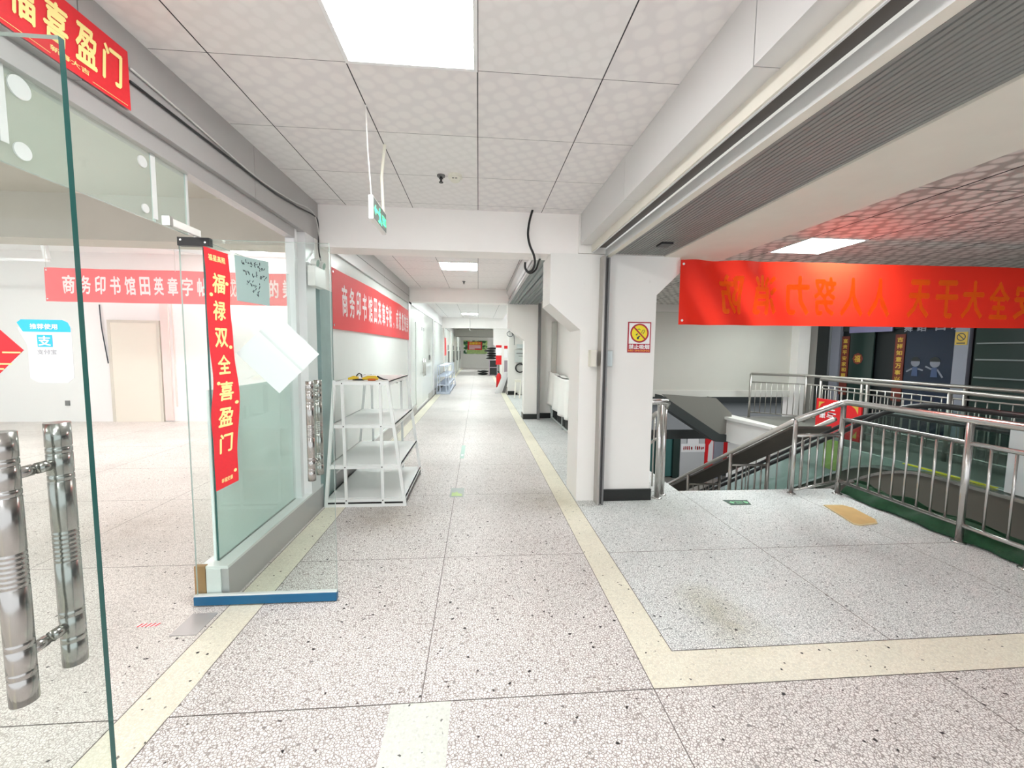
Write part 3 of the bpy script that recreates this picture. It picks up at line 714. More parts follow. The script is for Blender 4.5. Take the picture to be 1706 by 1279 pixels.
for x0, x1, z in ((-0.945,-0.912,1.485),(-0.99,-0.93,1.462),(-0.99,-0.945,1.452),(-0.96,-0.955,1.445),(-1.0,-0.955,1.43),(-1.05,-1.0,1.38)): cloud(x0,x1,z)
put(mb, '福', lambda u,v:(u,LY-0.0095,v), -1.22,-1.04,1.40,1.58,'gold',0.03)
mb.build('print', parent=t, fixn=False)

# far leaf
RY = 2.41
t = thing('glass_door', 'open glass door leaf with blue bottom rail, red scroll and white paper diamond', 'door', (-1.23, RY, 0))
pane(-1.618,-0.832,RY-0.006,RY+0.006,0.055,2.083,em='edgel',axis='y').build('glass_panel', parent=t)
mb = MB(); mb.box(-1.632,-0.832,RY-0.017,RY+0.017,0.008,0.058,'blue'); mb.box(-1.632,-0.832,RY-0.013,RY+0.013,0.058,0.066,'sill')
lab(mb.build('bottom_rail', parent=t, bevel=0.002), 'dark blue bottom rail')
mb = MB(); mb.box(-1.618,-1.455,RY-0.016,RY+0.016,2.045,2.09,'black'); mb.tube([(-1.60,RY-0.018,2.075),(-1.60,RY-0.016,2.075)],0.006,'steel'); mb.tube([(-1.475,RY-0.018,2.065),(-1.475,RY-0.016,2.065)],0.006,'steel')
lab(mb.build('pivot_fitting', parent=t, bevel=0.003), 'black pivot fitting')
handle_pair(t, -0.935, RY, 0.755, 1.318, 0.06)
t = thing('door_closer', 'white and grey top pivot clamp under the transom glass above the open leaf', 'door hardware', (-1.53, 2.3, 2.05))
B(-1.548,-1.512,2.215,2.45,2.045,2.112, m='plastic').build('cover', parent=t, bevel=0.004) if False else B(-1.545,-1.515,2.215,2.43,2.098,2.135, m='plastic').build('cover', parent=t, bevel=0.003)
B(-1.548,-1.512,2.195,2.218,2.095,2.14, m='steel').build('clip', parent=t)
mb = MB(); mb.tube([(-1.53,RY,2.088),(-1.53,RY,2.10)],0.012,'steel'); mb.build('pin', parent=t)
# red vertical scroll, slightly curled
t = thing('door_scroll', 'tall red vertical scroll with gold characters on the open glass leaf', 'scroll', (-1.42, RY-0.01, 0.68))
def vs(u, v, d=0.0):           # u 0..1 across, v 0..1 upward
    z = 0.713 + v*1.313; g = math.exp(-((z-1.22)/0.22)**2); x0 = -1.484 + 0.012*math.exp(-((z-1.36)/0.16)**2) - 0.004*math.exp(-((z-1.1)/0.1)**2) + 0.002*math.sin(v*17); x1 = -1.360 + 0.026*g + 0.002*math.sin(v*23)
    z += 0.064*(u-0.5)*(1-v) - 0.038*(u-0.5)*v
    return (x0+(x1-x0)*u, RY-0.0085-d-0.006*(math.sin(v*14)**2)*abs(u-0.5)*2, z)
mb = MB(); mb.grid(lambda a,b: vs(a,b), 6, 48, 'red'); mb.build('sheet', parent=t, solid=0.0008, fixn=False)
mb = MB(); fn = lambda u, v: vs(u, v, 0.0016)
for k, s in enumerate('福禄双全喜盈门'):
    c = 0.862-k*0.1125; put(mb, s, fn, 0.24, 0.78, c-0.038, c+0.044, 'gold', 0.03, 0.06)
mb.build('lettering', parent=t, fixn=False)
mb = MB(); put(mb, '福星高照', fn, 0.16, 0.86, 0.952, 0.978, 'gold', 0.02); mb.build('small_lettering', parent=t, fixn=False)
mb = MB(); put(mb, '幸福安康', fn, 0.26, 0.76, 0.022, 0.042, 'gold', 0.02); mb.build('small_lettering', parent=t, fixn=False)
mb = MB()
for u, v in ((0.2,0.815),(0.88,0.60),(0.22,0.45),(0.9,0.36),(0.88,0.055),(0.86,0.87)):
    mb.add([fn(u+0.06*math.cos(a)*1.2, v+0.007*math.sin(a)*1.1) for a in [k*math.pi/5 for k in range(10)]], [tuple(range(10))], 'gold')
mb.build('ornament', parent=t, fixn=False)
t = thing('paper_diamond', 'white paper diamond stuck on the open glass leaf', 'paper sheet', (-1.125, RY+0.008, 1.24))
c = (-1.128, 1.468); h = 0.225
mb = MB(); mb.grid(lambda a,b: (c[0]+h*(a-b), RY+0.0078+0.004*math.exp(-((a-0.55)/0.03)**2), c[1]+h*(a+b-1)), 40, 6, 'paper'); mb.build('sheet', parent=t, solid=0.0008, fixn=False)
# floor hinge plate and scrap of tape
tag(B(-1.595,-1.462,2.15,2.33,0.0,0.004, m='grey').build('floor_plate'), 'flat grey floor spring plate below the open glass leaf', 'floor plate')
t = thing('tape_scrap', 'scrap of red and white striped tape on the floor left of the blue rail', 'tape', (-1.77, 2.245, 0))
B(-1.825,-1.715,2.235,2.26,0,0.0015,m='paper').build('strip', parent=t)
mb = MB()
for k in range(5): mb.prism([(-1.82+k*0.022,2.234),(-1.81+k*0.022,2.234),(-1.80+k*0.022,2.261),(-1.81+k*0.022,2.261)], 'z', 0.0015, 0.002, 'redsign')
mb.build('stripes', parent=t)

# ================================================================ ROOM ON THE LEFT
dr = sthing('door_1', (-6.75, 8.69, 0))
B(-7.165,-6.32,8.66,8.699,0.0,1.96, m='doorb').build('leaf', parent=dr)
mb = MB(); mb.box(-7.215,-7.165,8.65,8.70,0,2.01,'doorf'); mb.box(-6.32,-6.27,8.65,8.70,0,2.01,'doorf'); mb.box(-7.165,-6.32,8.65,8.70,1.96,2.01,'doorf'); mb.build('frame', parent=dr)
tag(B(-6.25,-6.10,8.665,8.699,0.02,2.5, m='pink').build('plaster_strip'), 'pinkish torn plaster strip on the room wall right of the beige door', 'plaster strip')
tag(B(-6.04,-6.02,8.68,8.699,0.3,2.4, m='pink').build('wall_pipe'), 'thin stained pipe on the room wall beside the plaster strip', 'pipe')
wire('cable', [(-7.34,8.67,2.3),(-7.33,8.67,1.9),(-7.29,8.67,1.5),(-7.25,8.67,1.16)], 0.009, 'ink', 'dark loose wire hanging on the room wall left of the beige door')
tag(B(-8.1,-8.02,8.68,8.699,0.32,0.42, m='greyd').build('wall_socket'), 'small dark wall socket low on the room wall', 'socket')
mb = MB(); mb.box(-10.4,-7.0,7.4,7.44,2.86,2.9,'alu'); mb.bar((-7.0,7.4,2.9),(-7.06,7.4,3.3),0.06,0.06,'alu'); mb.bar((-6.9,5.2,3.1),(-4.4,7.9,3.1),0.06,0.06,'alu')
tag(mb.build('ceiling_conduit'), 'pale grey conduits under the room ceiling over the pinkish banner', 'conduit')

def wavy_banner(name, label, map0, L, H, text, bm_, tm_, group, sag=0.0, size=0.72, u0=0.06, u1=0.97, mirror=False, amp=0.012, curl=0.0):
    """map0(s, v, d): s metres along, v metres up, d outwards."""
    t = thing(name, label, 'banner', map0(L/2, 0, 0), group)
    rn = random.Random(len(label)); ph = [rn.uniform(0, 6) for _ in range(4)]
    def wv(s, v):
        e = 2.0*(s/0.3)*math.exp(-s/0.28)+math.exp(-(L-s)/0.5)*0.3
        return amp*(math.sin(s*3.1+ph[0]+v*2) + 0.5*math.sin(s*7.3+ph[1]-v*3)) + curl*e*math.sin(13*s-9*(H-v))
    def fn(d):
        def g(s, v): 
            return map0(s, v - sag*4*(s/L)*(1-s/L)*(0.4+0.6*v/H), wv(s, v)+d)
        return g
    f0 = fn(0.0); mb = MB(); mb.grid(lambda a,b: f0(a*L, b*H), 120, 12, bm_); mb.build('cloth', parent=t, smooth=True, fixn=False)
    # hem along the top
    f1 = fn(0.0025); mb = MB(); n = max(1, len(text)); a0 = u0*L; a1 = u1*L; st = (a1-a0)/n
    for k, ch in enumerate(text):
        if ch in ' 　': continue
        c = a0+(k+0.5)*st; hw = st*size*0.5
        v0, v1 = 0.24*H, 0.80*H
        if ch in ',，': hw *= 0.3; v1 = 0.4*H
        put(mb, ch, f1, c-hw, c+hw, v0, v1, tm_, 0.03)
    mb.build('lettering', parent=t, fixn=False)
    for s in (0.03, L-0.03):
        for v in (0.04, H-0.04):
            p = f1(s, v); q = fn(0.006)(s, v); mb = MB(); mb.tube([p, q], 0.012, 'alu', 8); mb.build('eyelet', parent=t)
    if 'room' in label:
        for s in (0.03, L*0.5, L-0.03):
            p = f1(s, H-0.02); mb = MB(); mb.tube([p, (p[0], p[1], 3.3)], 0.004, 'cable', 6); mb.build('cord', parent=t)
    return t
TXT = '商务印书馆田英章字帖,成就您的美'
wavy_banner('cloth_banner', 'red banner with white characters on the white shopfront panel along the corridor', lambda s, v, d: (-1.462+d, 4.275+s, 1.70+v), 4.62, 0.61, TXT, 'banner', 'bannerw', None, amp=0.005, sag=-0.03)
wavy_banner('cloth_banner', 'pinkish red banner with white characters hanging across the empty room behind the glass', lambda s, v, d: (-6.86+s, 7.2-d, 2.20+v), 3.92, 0.53, TXT, 'bannerr', 'bannerw', None, amp=0.015, curl=0.02)
# mirrored fire banner over the stairs: seen from its back
def firemap(s, v, d): return (1.955+s, 3.90-d, 1.775+v+0.006*s)
wavy_banner('cloth_banner', 'large red banner with mirrored orange characters hanging over the stairwell opening', firemap, 4.05, 0.625, '', 'fire', 'fireo', None, amp=0.008, curl=0.055)
root = [o for o in COL.objects if o.name.startswith('cloth_banner') and 'mirrored' in o.get('label', '')][0]
old = [c for c in root.children if c.name.startswith('lettering')][0]; bpy.data.objects.remove(old)
mb = MB()
for s, c in (('防', 2.477), ('消', 2.835), ('力', 3.173), ('努', 3.459), ('人', 3.765), ('人', 4.064), ('天', 4.513), ('于', 4.818), ('大', 5.11), ('全', 5.416), ('安', 5.71)):
    tmp = MB()
    put(tmp, s, lambda u, v: (c-(u-c), 3.892, v), c-0.122, c+0.122, 1.885, 2.275, 'fireo', 0.032)
    if tmp.v: mb.add(tmp.v, tmp.f, 'fireo')
# lay the lettering onto the cloth's waves
clothm = [c for c in root.children if c.name.startswith('cloth')][0].data
from mathutils.bvhtree import BVHTree
bt = BVHTree.FromPolygons([v.co for v in clothm.vertices], [p.vertices[:] for p in clothm.polygons])
off = root.location
nv = []
for p in mb.v:
    q = Vector(p)-off; hit = bt.ray_cast(Vector((q.x, -1.0, q.z)), Vector((0,1,0)))
    nv.append((p[0], (hit[0].y+off.y-0.0025) if hit[0] is not None else p[1], p[2]))
mb.v = nv
mb.build('lettering', parent=root, fixn=False)

# ================================================================ DISPLAY RACKS
def rack(name, label, x0b, x1b, x0t, x1t, y0, y1, z_t, m, loc_label=None, rows=(0.078,0.40,0.79,1.195)):
    t = thing(name, label, 'shelf rack', ((x0b+x1b)/2, (y0+y1)/2, 0))
    def xs(z): k = z/z_t; return x0b+(x0t-x0b)*k, x1b+(x1t-x1b)*k
    for y in (y0, y1):
        for xb, xt in ((x0b,x0t),(x1b,x1t)):
            mb = MB(); mb.bar((xb,y,0),(xt,y,z_t),0.028,0.028,m,up=(0,1,0)); mb.build('leg', parent=t)
        for f in (0.26, 0.72):
            xb = x0b+(x1b-x0b)*f; xt = x0t+(x1t-x0t)*(0.14 if f < 0.5 else 0.86)
            mb = MB(); mb.bar((xb,y,0),(xt,y,z_t),0.026,0.022,m,up=(0,1,0)); mb.build('upright', parent=t)
        for z in rows:
            a, b = xs(z); mb = MB(); mb.box(a,b,y-0.012,y+0.012,z-0.03,z,m)
            mb.build('cross_bar', parent=t)
    for z in rows:
        a, b = xs(z); mb = MB(); mb.box(a-0.005,b+0.012,y0+0.013,y1-0.013,z-0.004,z+0.004,m); mb.box(b+0.002,b+0.012,y0+0.013,y1-0.013,z-0.035,z+0.004,m); mb.box(a-0.005,a+0.005,y0+0.013,y1-0.013,z-0.035,z+0.004,m)
        mb.build('shelf', parent=t)
    mb = MB(); mb.box(x0b+0.01,x1b+0.004,y0-0.004,y1-0.01,0.028,0.05,'black'); lab(mb.build('base', parent=t), 'black strip put in as the dark gap below the lowest shelf')  # black box paints the shade of the open gap above the foot bars
    for y in (y0, y1): mb = MB(); mb.box(x0b,x1b,y-0.010,y+0.010,0.0,0.028,m); mb.build('foot_bar', parent=t)
    mb = MB()
    for y, d in ((y0-0.013,-1),):
        for f in (0.26,0.72):
            for z in rows:
                k = z/z_t; xb = x0b+(x1b-x0b)*f; xt = x0t+(x1t-x0t)*(0.14 if f < 0.5 else 0.86); x = xb+(xt-xb)*k
                mb.tube([(x,y,z-0.015),(x,y-0.003,z-0.015)],0.006,'black',8)
    for y in (y1-0.25, y1-0.02):
        for z in rows[1:]:
            a, b = xs(z); mb.box(b-0.10,b-0.06,y-0.003,y+0.003,z-0.075,z-0.035,'black')
    lab(mb.build('bolts', parent=t), 'black bolts and clips')
    return t
rack('display_rack', 'white slant-sided metal shelf rack standing before the red corridor banner', -1.432, -0.695, -1.328, -0.849, 3.905, 4.955, 1.205, 'rack')
rack('display_rack', 'small pale blue metal shelf rack far down the corridor on the left', -1.40, -0.96, -1.36, -1.06, 14.0, 17.4, 1.0, 'rackb', rows=(0.06,0.32,0.62,0.97))
# yellow-handled hand tools lying on the white rack
t = thing('garden_tool', 'yellow hand tool with black cord on top of the white rack, left', 'hand tool', (-1.17, 4.05, 1.199))
mb = MB(); mb.tube([(-1.235,4.0,1.215),(-1.19,4.02,1.226),(-1.15,4.04,1.222)],[0.010,0.018,0.012],'yellow',8); mb.build('handle', parent=t, smooth=True)
mb = MB(); mb.tube([(-1.18,4.05,1.21),(-1.165,4.05,1.25),(-1.145,4.05,1.268),(-1.125,4.05,1.255),(-1.12,4.05,1.225)],0.006,'black',6); mb.box(-1.2,-1.10,4.02,4.07,1.199,1.214,'black'); mb.build('cord', parent=t)
t = thing('garden_tool', 'yellow and orange hand tool with pointed black tip on top of the white rack, right', 'hand tool', (-1.0, 4.05, 1.199))
mb = MB(); mb.tube([(-1.11,4.03,1.215),(-1.06,4.03,1.224),(-0.99,4.05,1.222),(-0.965,4.05,1.213)],[0.012,0.020,0.022,0.012],'yellow',8); mb.tube([(-1.05,4.0,1.209),(-0.98,4.0,1.209)],0.010,'orange',8); mb.build('body', parent=t, smooth=True)
mb = MB(); mb.tube([(-0.975,4.05,1.24),(-0.955,4.05,1.225),(-0.92,4.05,1.21),(-0.875,4.05,1.204)],[0.008,0.01,0.008,0.003],'black',6); mb.build('tip', parent=t, smooth=True)

# ================================================================ CEILING HARDWARE
t = thing('exit_sign', 'hanging emergency exit sign with glowing green arrow under the near ceiling', 'exit sign', (-0.61, 2.6, 2.24))
B(-0.625,-0.599,2.45,2.785,2.240,2.372, m='plastic').build('case', parent=t, bevel=0.003)
B(-0.599,-0.597,2.46,2.775,2.250,2.362, m='exitbg').build('face', parent=t)
X = -0.5965
def ey(y): return 2.47+(y-2.375)*0.76
mb = MB(); mb.poly([(X, ey(y), z) for y, z in [(2.375,2.305),(2.42,2.335),(2.42,2.315),(2.475,2.315),(2.475,2.296),(2.42,2.296),(2.42,2.275)]], 'greene'); mb.build('arrow', parent=t, fixn=False)
mb = MB()
mb.disc((X, ey(2.548), 2.336), (1,0,0), 0.011, 'greene', 14)
mb.poly([(X, ey(y), z) for y, z in [(2.50,2.318),(2.575,2.322),(2.58,2.29),(2.62,2.262),(2.605,2.255),(2.56,2.278),(2.545,2.255),(2.50,2.258),(2.503,2.266),(2.532,2.27),(2.54,2.292),(2.505,2.30)]], 'greene')
lab(mb.build('running_figure', parent=t, fixn=False), 'glowing green running figure')
mb = MB(); put(mb, '安全出口', lambda u,v:(X,u,v), 2.665, 2.765, 2.275, 2.335, 'greene', 0.02); mb.build('lettering', parent=t, fixn=False)
mb = MB(); mb.tube([(-0.612,2.47,2.37),(-0.618,2.43,2.6),(-0.61,2.37,CH)],0.004,'cable',6); mb.build('rod', parent=t)
mb = MB(); mb.tube([(-0.612,2.765,2.37),(-0.622,2.775,2.6),(-0.605,2.80,CH)],0.010,'ivory',8); mb.build('rod', parent=t)
def sprinkler(x, y, label):
    t = thing('sprinkler', label, 'sprinkler', (x, y, CH-0.06))
    mb = MB(); mb.tube([(x,y,CH-0.012),(x,y,CH)],0.03,'greyd',14); mb.build('escutcheon', parent=t)
    mb = MB(); mb.tube([(x,y,CH-0.045),(x,y,CH-0.012)],0.008,'black',8); mb.tube([(x-0.014,y,CH-0.03),(x-0.005,y,CH-0.012)],0.003,'black',6); mb.tube([(x+0.014,y,CH-0.03),(x+0.005,y,CH-0.012)],0.003,'black',6); mb.build('body', parent=t)
    mb = MB(); mb.tube([(x,y,CH-0.055),(x,y,CH-0.05)],0.016,'black',12); mb.build('deflector', parent=t)
sprinkler(-0.285, 3.22, 'dark ceiling sprinkler beside the round smoke detector')
sprinkler(-0.28, 7.95, 'small ceiling sprinkler in the second bay behind the lamp')
t = thing('smoke_detector', 'round ivory smoke detector on the near ceiling', 'smoke detector', (-0.18, 3.21, CH-0.05))
mb = MB(); mb.tube([(-0.18,3.21,CH),(-0.18,3.21,CH-0.02),(-0.18,3.21,CH-0.021),(-0.18,3.21,CH-0.045)],[0.052,0.052,0.045,0.032],'ivory',20); mb.build('housing', parent=t)
mb = MB(); mb.box(-0.2,-0.185,3.17,3.175,CH-0.037,CH-0.033,'black'); mb.box(-0.178,-0.163,3.17,3.175,CH-0.037,CH-0.033,'black'); mb.build('slots', parent=t)
pts = [(0.497,3.90,CH),(0.468,3.89,2.70),(0.455,3.88,2.58),(0.475,3.88,2.48),(0.515,3.9,2.40),(0.53,3.93,2.33),(0.51,3.95,2.27),(0.47,3.96,2.255),(0.44,3.95,2.29),(0.44,3.94,2.34)]
wire('cable', pts, 0.011, 'black', 'thick black cable dangling from the ceiling before the first cross beam', 8)
wire('cable', [(0.44,3.96,2.34),(0.45,3.96,2.27),(0.50,4.0,2.25),(0.56,4.05,2.30),(0.60,4.15,2.40),(0.62,4.2,2.43)], 0.010, 'black', 'short black cable loop hooked under the first beam beside the dangling one', 8)
t = thing('emergency_lamp', 'white twin-head emergency lamp on the pillar above the aqua board', 'emergency light', (-1.40, 3.75, 2.03))
B(-1.44,-1.375,3.64,3.88,2.03,2.20, m='plastic').build('case', parent=t, bevel=0.006)
for y in (3.69, 3.83):
    mb = MB(); mb.tube([(-1.42,y,2.20),(-1.415,y,2.215)],0.014,'greyd',8); mb.tube([(-1.42,y,2.235),(-1.37,y,2.225)],[0.028,0.038],'plastic',16); mb.tube([(-1.3695,y,2.2249),(-1.367,y,2.2244)],0.030,'glassd',16); mb.build('lamp_head', parent=t)

# ================================================================ ROLLER SHUTTERS, RIGHT
t = thing('roller_shutter', 'raised grey roller shutter with cream bottom rail above the right-hand opening', 'roller shutter', (1.3, 0.5, 2.36))
B(1.075,1.085,-3,3.93,2.45,2.53, m='cream').build('front_strip', parent=t)
B(1.085,1.094,-3,3.93,2.445,2.475, m='alu').build('lip', parent=t)
B(1.094,1.10,-3,3.93,2.455,2.53, m='black').build('gap_shade', parent=t)  # black strip drawn for the shade in the gap behind the lip
B(1.10,1.215,-3,3.93,2.495,2.53, m='brownp').build('slot', parent=t)
mb = MB(); mb.box(1.205,1.255,-3,3.90,2.40,2.472,'barw'); mb.mi[0] = mb._m('cream'); lab(mb.build('bottom_rail', parent=t), 'cream bottom rail')
mb = MB(); n = 20
for k in range(n):
    a = 1.255+(1.812-1.255)*k/n; b = 1.255+(1.812-1.255)*(k+1)/n
    mb.prism([(a,2.455),(a+0.004,2.441),(b-0.005,2.441),(b,2.455),(b,2.47),(a,2.47)], 'y', -3, 3.94, 'slat')
lab(mb.build('slat_curtain', parent=t), 'grey slats')
mb = MB(); mb.box(1.165,1.185,3.82,3.94,0,2.40,'steeld'); mb.box(1.185,1.215,3.86,3.94,0,2.40,'greyd'); mb.box(1.212,1.228,3.82,3.94,0,2.38,'greyd')
mb.build('guide_rail', parent=t)
tag(B(1.56,1.66,3.46,3.58,2.425,2.443, m='black').build('socket_plate'), 'small black square fitting on the underside of the shutter slats', 'fitting')
t = thing('switch_box', 'ivory steel switch box on the left of the shutter guide rail', 'switch box', (1.11, 3.90, 1.36))
B(1.075,1.134,3.86,3.949,1.355,1.515, m='ivory').build('case', parent=t, bevel=0.004); B(1.08,1.13,3.855,3.86,1.365,1.505, m='cream').build('lid', parent=t)
t = thing('switch_box', 'pale grey switch box on the right of the shutter guide rail', 'switch box', (1.27, 3.90, 1.36))
B(1.237,1.30,3.88,3.949,1.355,1.515, m='meter').build('case', parent=t, bevel=0.004); B(1.24,1.295,3.875,3.88,1.365,1.505, m='palebl').build('lid', parent=t)
# no-smoking sign on the column
t = thing('wall_sign', 'red-framed no smoking sign with yellow disc on the white column', 'sign', (1.58, 3.945, 1.5))
sx0, sx1, sz0, sz1 = 1.465, 1.70, 1.497, 1.797
B(sx0,sx1,3.944,3.949,sz0,sz1, m='signred').build('frame', parent=t, bevel=0.002)
B(sx0+0.012,sx1-0.012,3.942,3.945,sz0+0.085,sz1-0.012, m='print_w').build('field', parent=t)
cx, cz = (sx0+sx1)/2, sz0+0.19
mb = MB(); mb.disc((cx,3.9415,cz),(0,-1,0),0.085,'signyel',32); mb.disc((cx,3.9410,cz),(0,-1,0),0.094,'signred',32,0.078)
d = 0.060; mb.bar((cx-d,3.9405,cz+d),(cx+d,3.9405,cz-d),0.001,0.014,'signred',up=(0.7,0,0.7))
mb.tube([(cx-0.035,3.9408,cz-0.02),(cx-0.02,3.9408,cz-0.005)],0.006,'ink',6); mb.disc((cx-0.015,3.9408,cz-0.048),(0,-1,0),0.012,'ink',12); mb.bar((cx-0.012,3.9408,cz-0.04),(cx+0.005,3.9408,cz-0.028),0.001,0.012,'ink',up=(0,0,1))
mb.tube([(cx+0.018,3.9408,cz+0.0),(cx+0.03,3.9408,cz+0.03),(cx+0.048,3.9408,cz+0.032),(cx+0.05,3.9408,cz+0.02),(cx+0.035,3.9408,cz-0.008)],0.003,'ink',5)
mb.tube([(cx-0.02,3.9408,cz+0.035),(cx-0.005,3.9408,cz+0.042),(cx+0.008,3.9408,cz+0.03)],0.003,'ink',5)
mb.build('pictogram', parent=t, fixn=False)
mb = MB(); put(mb,'禁止吸烟',lambda u,v:(u,3.9425,v),sx0+0.012,sx1-0.012,sz0+0.033,sz0+0.080,'print_w',0.03); put(mb,'NO SMOKING',lambda u,v:(u,3.9425,v),sx0+0.01,sx1-0.01,sz0+0.010,sz0+0.026,'print_o',0.03)
mb.build('lettering', parent=t, fixn=False)
# second shutter box over the alcove
t = thing('roller_shutter', 'raised grey roller shutter box in the second bay on the right', 'roller shutter', (0.9, 6.6, 2.5))
mb = MB(); mb.prism([(0.61,2.80),(0.60,2.72),(0.64,2.66),(0.64,2.60),(0.66,2.60),(0.62,2.50),(0.66,2.50),(0.70,2.80)], 'y', 4.26, 8.88, 'kick'); mb.build('front_profile', parent=t)
mb = MB(); n = 7
for k in range(n):
    a = 0.66+(1.28-0.66)*k/n; b = 0.66+(1.28-0.66)*(k+1)/n
    mb.prism([(a,2.52),(a+0.006,2.498),(b-0.012,2.498),(b,2.52),(b,2.56),(a,2.56)], 'y', 4.26, 8.88, 'slat2')
mb.build('slat_curtain', parent=t)
mb = MB(); mb.box(1.295,1.345,8.80,8.93,0,2.52,'greyd'); mb.build('guide_rail', parent=t)
# alcove rail draped with cloth
t = thing('metal_rail', 'low white metal rail draped with white cloth in the alcove behind the column', 'railing', (1.62, 7.9, 0))
for y in (6.9, 7.66, 8.85):
    mb = MB(); mb.box(1.60,1.64,y-0.025,y+0.025,0,1.0,'meter'); mb.build('post', parent=t)
mb = MB(); mb.box(1.60,1.64,6.9,8.85,0.05,0.08,'meter'); mb.box(1.60,1.64,6.9,8.85,0.34,0.37,'meter'); mb.box(1.60,1.64,6.9,8.85,0.97,1.0,'meter'); mb.build('rails', parent=t)
for k in range(14):
    y = 7.0+k*0.125; mb = MB(); mb.box(1.61,1.63,y-0.03,y+0.03,0.08,0.34,'black'); mb.build('slat', parent=t)
t = thing('cloth_cover', 'white cloth hanging over the metal rail in the alcove', 'cloth', (1.58, 7.9, 0.3))
mb = MB(); mb.grid(lambda a,b: (1.585-0.06*(1-b)*(0.5+0.5*math.sin(a*22))-0.02, 6.85+2.08*a+(0.06 if a > 0.95 else 0)*(1-b), 0.32+0.70*b-0.03*math.sin(a*5)), 50, 14, 'wht'); mb.build('front_fall', parent=t, smooth=True, solid=0.006, fixn=False)
mb = MB(); mb.grid(lambda a,b: (1.565+0.10*b, 6.85+2.08*a, 1.022+0.012*math.sin(a*17)-0.03*math.sin(a*5)*0), 50, 3, 'wht'); mb.build('top_fold', parent=t, smooth=True, solid=0.006, fixn=False)
tag(B(1.62,1.735,8.985,9.028,1.02,2.15, m='greywall').build('board'), 'grey-tan board on the alcove wall above the white cloth', 'board')

# ================================================================ FAR CORRIDOR ITEMS
t = thing('meter_box', 'grey meter box on the pale wall behind the second column', 'meter box', (1.4, 13.9, 1.1))
B(1.25,1.56,13.80,13.949,1.12,1.53, m='meter').build('case', parent=t); B(1.30,1.56,13.82,13.949,1.58,1.72, m='palebl').build('top_unit', parent=t)
mb = MB(); mb.box(1.28,1.50,13.795,13.80,1.40,1.43,'greyd'); mb.box(1.36,1.50,13.795,13.80,1.31,1.33,'greyd'); mb.build('marking', parent=t)
mb = MB()
for k in range(5): mb.tube([(1.42+0.14*math.cos(a)*(1+0.02*k), 13.86+0.016*k, 0.915+0.14*math.sin(a)*(1+0.02*k)) for a in [j*math.pi/12 for j in range(25)]],0.018,'black',6,False)
tag(mb.build('cable_coil', smooth=True), 'coil of black cable hanging under the meter box', 'cable coil')
wire('cable', [(0.98,13.90,2.5),(1.05,13.9,2.3),(1.15,13.9,2.05),(1.10,13.88,1.98),(1.0,13.88,2.0),(0.97,13.88,2.1),(1.1,13.88,2.16),(1.2,13.9,2.0),(1.22,13.9,1.7)], 0.010, 'ink', 'dark loose cable looping on the wall above the meter box')
t = thing('folding_stool', 'beige folded wooden stool leaning at the foot of the second column', 'stool', (1.25, 12.8, 0))
for x in (1.14, 1.30):
    mb = MB(); mb.bar((x,12.75,0),(x+0.06,13.0,0.55),0.03,0.03,'doorb'); mb.build('leg', parent=t)
mb = MB(); mb.bar((1.17,12.85,0.2),(1.33,12.85,0.2),0.03,0.03,'doorb'); mb.box(1.16,1.36,12.95,13.0,0.5,0.58,'doorb'); mb.build('seat', parent=t)
for k, (x, dx, lb) in enumerate(((0.58,0.30,'white leaning panel nearest the corridor at the far column'),(0.70,0.24,'white panel leaning behind the first at the far column'),(0.82,0.16,'dark-edged panel leaning behind the two white ones at the far column'))):
    mb = MB(); y0 = 14.3+k*0.1
    mb.prism([(x,0.0),(x+0.14,0.0),(x+dx+0.15,0.75),(x+dx+0.02,0.75)], 'y', y0, y0+0.06, 'paper' if k < 2 else 'greyd'); tag(mb.build('leaning_panel'), lb, 'panel')
t = thing('fire_notice', 'tall red and white fire equipment notice on the far column, nearer the corridor', 'notice', (0.83, 16.87, 0.9))
B(0.72,0.955,16.87,16.895,1.62,1.72,m='redsign').build('header', parent=t); B(0.72,0.955,16.87,16.895,1.30,1.62,m='print_w').build('panel', parent=t); B(0.72,0.955,16.87,16.895,0.92,1.30,m='redsign').build('lower_panel', parent=t)
t = thing('fire_notice', 'narrow red and white notice on the right face of the far column', 'notice', (1.13, 16.87, 0.5))
B(1.06,1.20,16.87,16.895,1.58,1.70,m='redsign').build('header', parent=t); B(1.06,1.20,16.87,16.895,1.22,1.58,m='print_w').build('panel', parent=t); B(1.07,1.20,16.87,16.895,0.5,1.1,m='mauve').build('lower_panel', parent=t)
t = thing('fire_extinguisher', 'red fire extinguisher on the floor below the far notice', 'fire extinguisher', (0.84, 16.75, 0))
mb = MB(); mb.tube([(0.84,16.75,0),(0.84,16.75,0.46),(0.84,16.75,0.54),(0.84,16.75,0.58)],[0.10,0.10,0.06,0.03],'redsign',14); mb.build('cylinder', parent=t, smooth=True)
mb = MB(); mb.tube([(0.84,16.75,0.58),(0.84,16.75,0.64)],0.02,'black',8); mb.box(0.78,0.86,16.74,16.76,0.62,0.66,'black'); mb.tube([(0.86,16.75,0.6),(0.93,16.74,0.5),(0.94,16.74,0.25)],0.012,'black',6); mb.build('valve', parent=t)
rb = random.Random(5)
